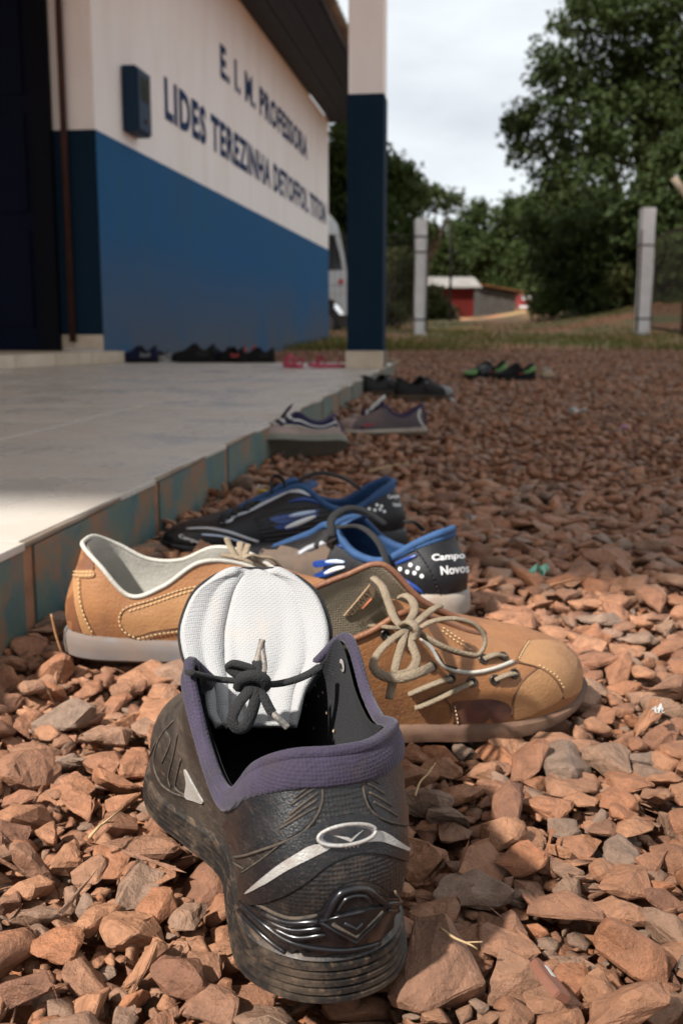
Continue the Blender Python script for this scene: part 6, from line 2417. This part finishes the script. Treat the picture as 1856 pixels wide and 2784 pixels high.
def build_gravel():
    g = np.random.default_rng(77)
    fine = [stone_mesh(100 + i, 0.020) for i in range(48)]
    hi = [stone_mesh(700 + i, 0.035, 12, 0.055) for i in range(60)]
    mid = [stone_mesh(300 + i, 0.0, 8) for i in range(40)]
    far = [stone_mesh(500 + i, 0.0, 7) for i in range(16)]
    gr = thing('gravel_bed', None, None)
    gr['kind'] = 'structure'
    gr['label'] = 'reddish brown crushed stone covering the school yard'

    def scatter(y0, y1, sizes, frac, zoff, wfun, maxtry):
        """dart throwing, big stones first"""
        cell = sizes[0]
        grid = {}
        out = []
        for s, cnt in zip(sizes, frac):
            r = 0.40 * s
            xs = g.random(cnt)
            ys = g.random(cnt)
            for u, v in zip(xs, ys):
                y = math.sqrt(y0 * y0 + (y1 * y1 - y0 * y0) * v) if wfun == 'fan' else y0 + (y1 - y0) * v
                lo, hi = (-0.46 * y - 0.30, 0.52 * y + 0.30)
                x = lo + (hi - lo) * u
                i, j = int(x // cell), int(y // cell)
                ok = True
                for a in (i - 1, i, i + 1):
                    for b in (j - 1, j, j + 1):
                        for (px, py, pr) in grid.get((a, b), ()):
                            if (px - x) ** 2 + (py - y) ** 2 < ((pr + r) * 0.76) ** 2:
                                ok = False
                                break
                        if not ok:
                            break
                    if not ok:
                        break
                if not ok:
                    continue
                grid.setdefault((i, j), []).append((x, y, r))
                out.append((x, y, s))
        return out
    stones = []          # x, y, size, level
    for x, y, s in scatter(0.16, 1.9, [.050, .038, .029, .023, .018, .013], [450, 1500, 5200, 12000, 20000, 20000], 0, 'fan', 0):
        stones.append((x, y, s, 0 if s > .02 else -0.004, 0))
    for x, y, s in scatter(0.16, 1.9, [.036, .028, .021], [2600, 5000, 9000], 0, 'fan', 0):
        stones.append((x, y, s, -0.015, 0))
    for x, y, s in scatter(0.16, 1.1, [.011, .008], [14000, 22000], 0, 'fan', 0):
        stones.append((x, y, s, -0.006, 0))
    for x, y, s in scatter(1.9, 4.6, [.044, .033, .025, .019], [1400, 7000, 26000, 30000], 0, 'fan', 0):
        stones.append((x, y, s, 0, 1))
    for x, y, s in scatter(4.6, 12.4, [.052, .042, .034], [8000, 24000, 46000], 0, 'fan', 0):
        stones.append((x, y, s, -0.003, 2))
    S = []
    inv = BM.inverted()
    for (x, y, s, zo, lv) in stones:
        if on_slab(x, y, 0.3 * s):
            continue
        p = inv @ Vector((x, y, 0))
        if -0.02 < p.y < WLEN + .02 and p.x < 0.02:
            continue
        if lv == 2 and y > 11.2 and g.random() < (y - 11.2) / 1.2:
            continue
        dz = 0.0
        for a, b, r in FOOT:
            if y < a.y - .5 or y > a.y + .5:
                continue
            ab = Vector((b.x - a.x, b.y - a.y))
            t = max(0, min(1, Vector((x - a.x, y - a.y)).dot(ab) / ab.length_squared))
            if (Vector((x - a.x, y - a.y)) - ab * t).length < r:
                dz = -0.012
        S.append((x, y, s, zo + dz, 3 if (lv == 0 and y < 0.95 and s > .018 and zo > -.01) else lv))
    n = len(S)
    A = np.array([q[:4] for q in S])
    lv = np.array([q[4] for q in S])
    yaw = g.random(n) * 2 * math.pi
    tilt = np.abs(g.normal(0, 1, n)) * np.where(A[:, 1] > 1.6, R(24), R(13)) + np.where(g.random(n) < .12, R(28), 0)
    tax = g.random(n) * 2 * math.pi
    asp = g.uniform(0.85, 1.2, (n, 3))
    var = g.integers(0, 1000, n)
    sc = A[:, 2:3] * 1.12 * asp
    loc = (A[:, :2] - np.array([BM.translation.x, BM.translation.y])) @ np.array([[math.cos(BA), math.sin(BA)], [-math.sin(BA), math.cos(BA)]])
    ed = loc[:, 0] - (1.705 - 0.0195 * (loc[:, 1] + 0.7))
    bank = 0.034 * np.exp(-np.clip(ed, 0, None) / .11) * np.clip((A[:, 1] - .55) / .8, 0, 1) * (A[:, 1] < 6.3)
    zc = bank + A[:, 3] - 0.010 + 0.10 * A[:, 2] + g.normal(0, 1, n) * np.where(A[:, 1] > 1.6, .0055, .0022) + ground_z(A[:, 0], A[:, 1])
    ca, sa = np.cos(yaw), np.sin(yaw)
    Rz = np.zeros((n, 3, 3))
    Rz[:, 0, 0], Rz[:, 0, 1], Rz[:, 1, 0], Rz[:, 1, 1], Rz[:, 2, 2] = ca, -sa, sa, ca, 1
    ux, uy = np.cos(tax), np.sin(tax)
    ct, st = np.cos(tilt), np.sin(tilt)
    Rt = np.zeros((n, 3, 3))
    Rt[:, 0, 0] = ct + ux * ux * (1 - ct)
    Rt[:, 0, 1] = Rt[:, 1, 0] = ux * uy * (1 - ct)
    Rt[:, 1, 1] = ct + uy * uy * (1 - ct)
    Rt[:, 2, 2] = ct
    Rt[:, 0, 2] = uy * st
    Rt[:, 1, 2] = -ux * st
    Rt[:, 2, 0] = -uy * st
    Rt[:, 2, 1] = ux * st
    RR = Rt @ Rz
    T = np.stack([A[:, 0], A[:, 1], zc], 1)
    # the stones that show largest become pieces of their own
    d = np.maximum(A[:, 1], 0.1)
    px = CX + FPX * A[:, 0] / (d * CP + (CAMZ - zc) * SP)
    dep = d * CP + (CAMZ - zc) * SP
    py = CY - FPX * (d * SP + (zc - CAMZ) * CP) / dep
    vis = (px > -40) & (px < 1896) & (py < 2830) & (A[:, 3] > -.008)
    rank = np.where(vis, A[:, 2] / dep, 0)
    order = np.argsort(-rank)
    single = np.zeros(n, bool)
    single[order[:300]] = True
    for i in np.nonzero(single)[0]:
        o = bpy.data.objects.new('stone', hi[var[i] % len(hi)])
        m = Matrix([list(RR[i][0] * sc[i]) + [T[i, 0]], list(RR[i][1] * sc[i]) + [T[i, 1]], list(RR[i][2] * sc[i]) + [T[i, 2]], [0, 0, 0, 1]])
        link(o, gr)
        o.matrix_world = m
    # the rest as one mass
    VV, FF, base = [], [], 0
    for lev, pool in ((0, fine), (3, hi), (1, mid), (2, far)):
        for k, me in enumerate(pool):
            sel = np.nonzero((lv == lev) & ~single & (var % len(pool) == k))[0]
            if not len(sel):
                continue
            nv, nf = len(me.vertices), len(me.polygons)
            co = np.empty(nv * 3, np.float32)
            me.vertices.foreach_get('co', co)
            co = co.reshape(-1, 3)
            fi = np.empty(nf * 3, np.int32)
            me.polygons.foreach_get('vertices', fi)
            P = co[None] * sc[sel][:, None]
            P = np.einsum('nij,nvj->nvi', RR[sel], P) + T[sel][:, None]
            VV.append(P.reshape(-1, 3))
            FF.append((fi[None] + (np.arange(len(sel)) * nv)[:, None] + base).ravel())
            base += nv * len(sel)
    V = np.concatenate(VV).astype(np.float32)
    Fi = np.concatenate(FF).astype(np.int32)
    me = bpy.data.meshes.new('gravel')
    me.vertices.add(len(V))
    me.vertices.foreach_set('co', V.ravel())
    me.loops.add(len(Fi))
    me.loops.foreach_set('vertex_index', Fi)
    nf = len(Fi) // 3
    me.polygons.add(nf)
    me.polygons.foreach_set('loop_start', np.arange(0, len(Fi), 3, dtype=np.int32))
    me.update(calc_edges=True)
    me.materials.append(M('gravel_stone'))
    o = link(bpy.data.objects.new('gravel', me), gr)
    o['kind'] = 'stuff'
    print('stones', n, 'tris', nf)
    # grass beyond the gravel
    n = 26000
    gy = 11.6 + 22 * g.random(n) ** 1.7
    gx = (-0.2 + 1.0 * g.random(n)) * 0.55 * gy
    keep = (np.sin(gx * 1.7 + 0.6 * gy) + np.sin(gx * 0.6 - 0.9 * gy + 1) + g.normal(0, .8, n)) > -0.5
    gx, gy = gx[keep], gy[keep]
    n = len(gx)
    gzv = ground_z(gx, gy)
    h = g.uniform(.02, .075, n)
    a = g.random(n) * 6.28
    w = .006 + .004 * g.random(n)
    lean = g.normal(0, .03, (n, 2))
    P0 = np.stack([gx - np.cos(a) * w, gy - np.sin(a) * w, gzv - .01], 1)
    P1 = np.stack([gx + np.cos(a) * w, gy + np.sin(a) * w, gzv - .01], 1)
    P2 = np.stack([gx + lean[:, 0] + np.cos(a) * w * .3, gy + lean[:, 1], gzv + h], 1)
    P3 = np.stack([gx + lean[:, 0] - np.cos(a) * w * .3, gy + lean[:, 1], gzv + h], 1)
    V = np.stack([P0, P1, P2, P3], 1).reshape(-1, 3)
    go = quads_obj('grass', V, n, 'grass_blade', None)
    tag(go, 'thin olive grass at the far edge of the gravel', 'grass', kind='stuff')


build_gravel()
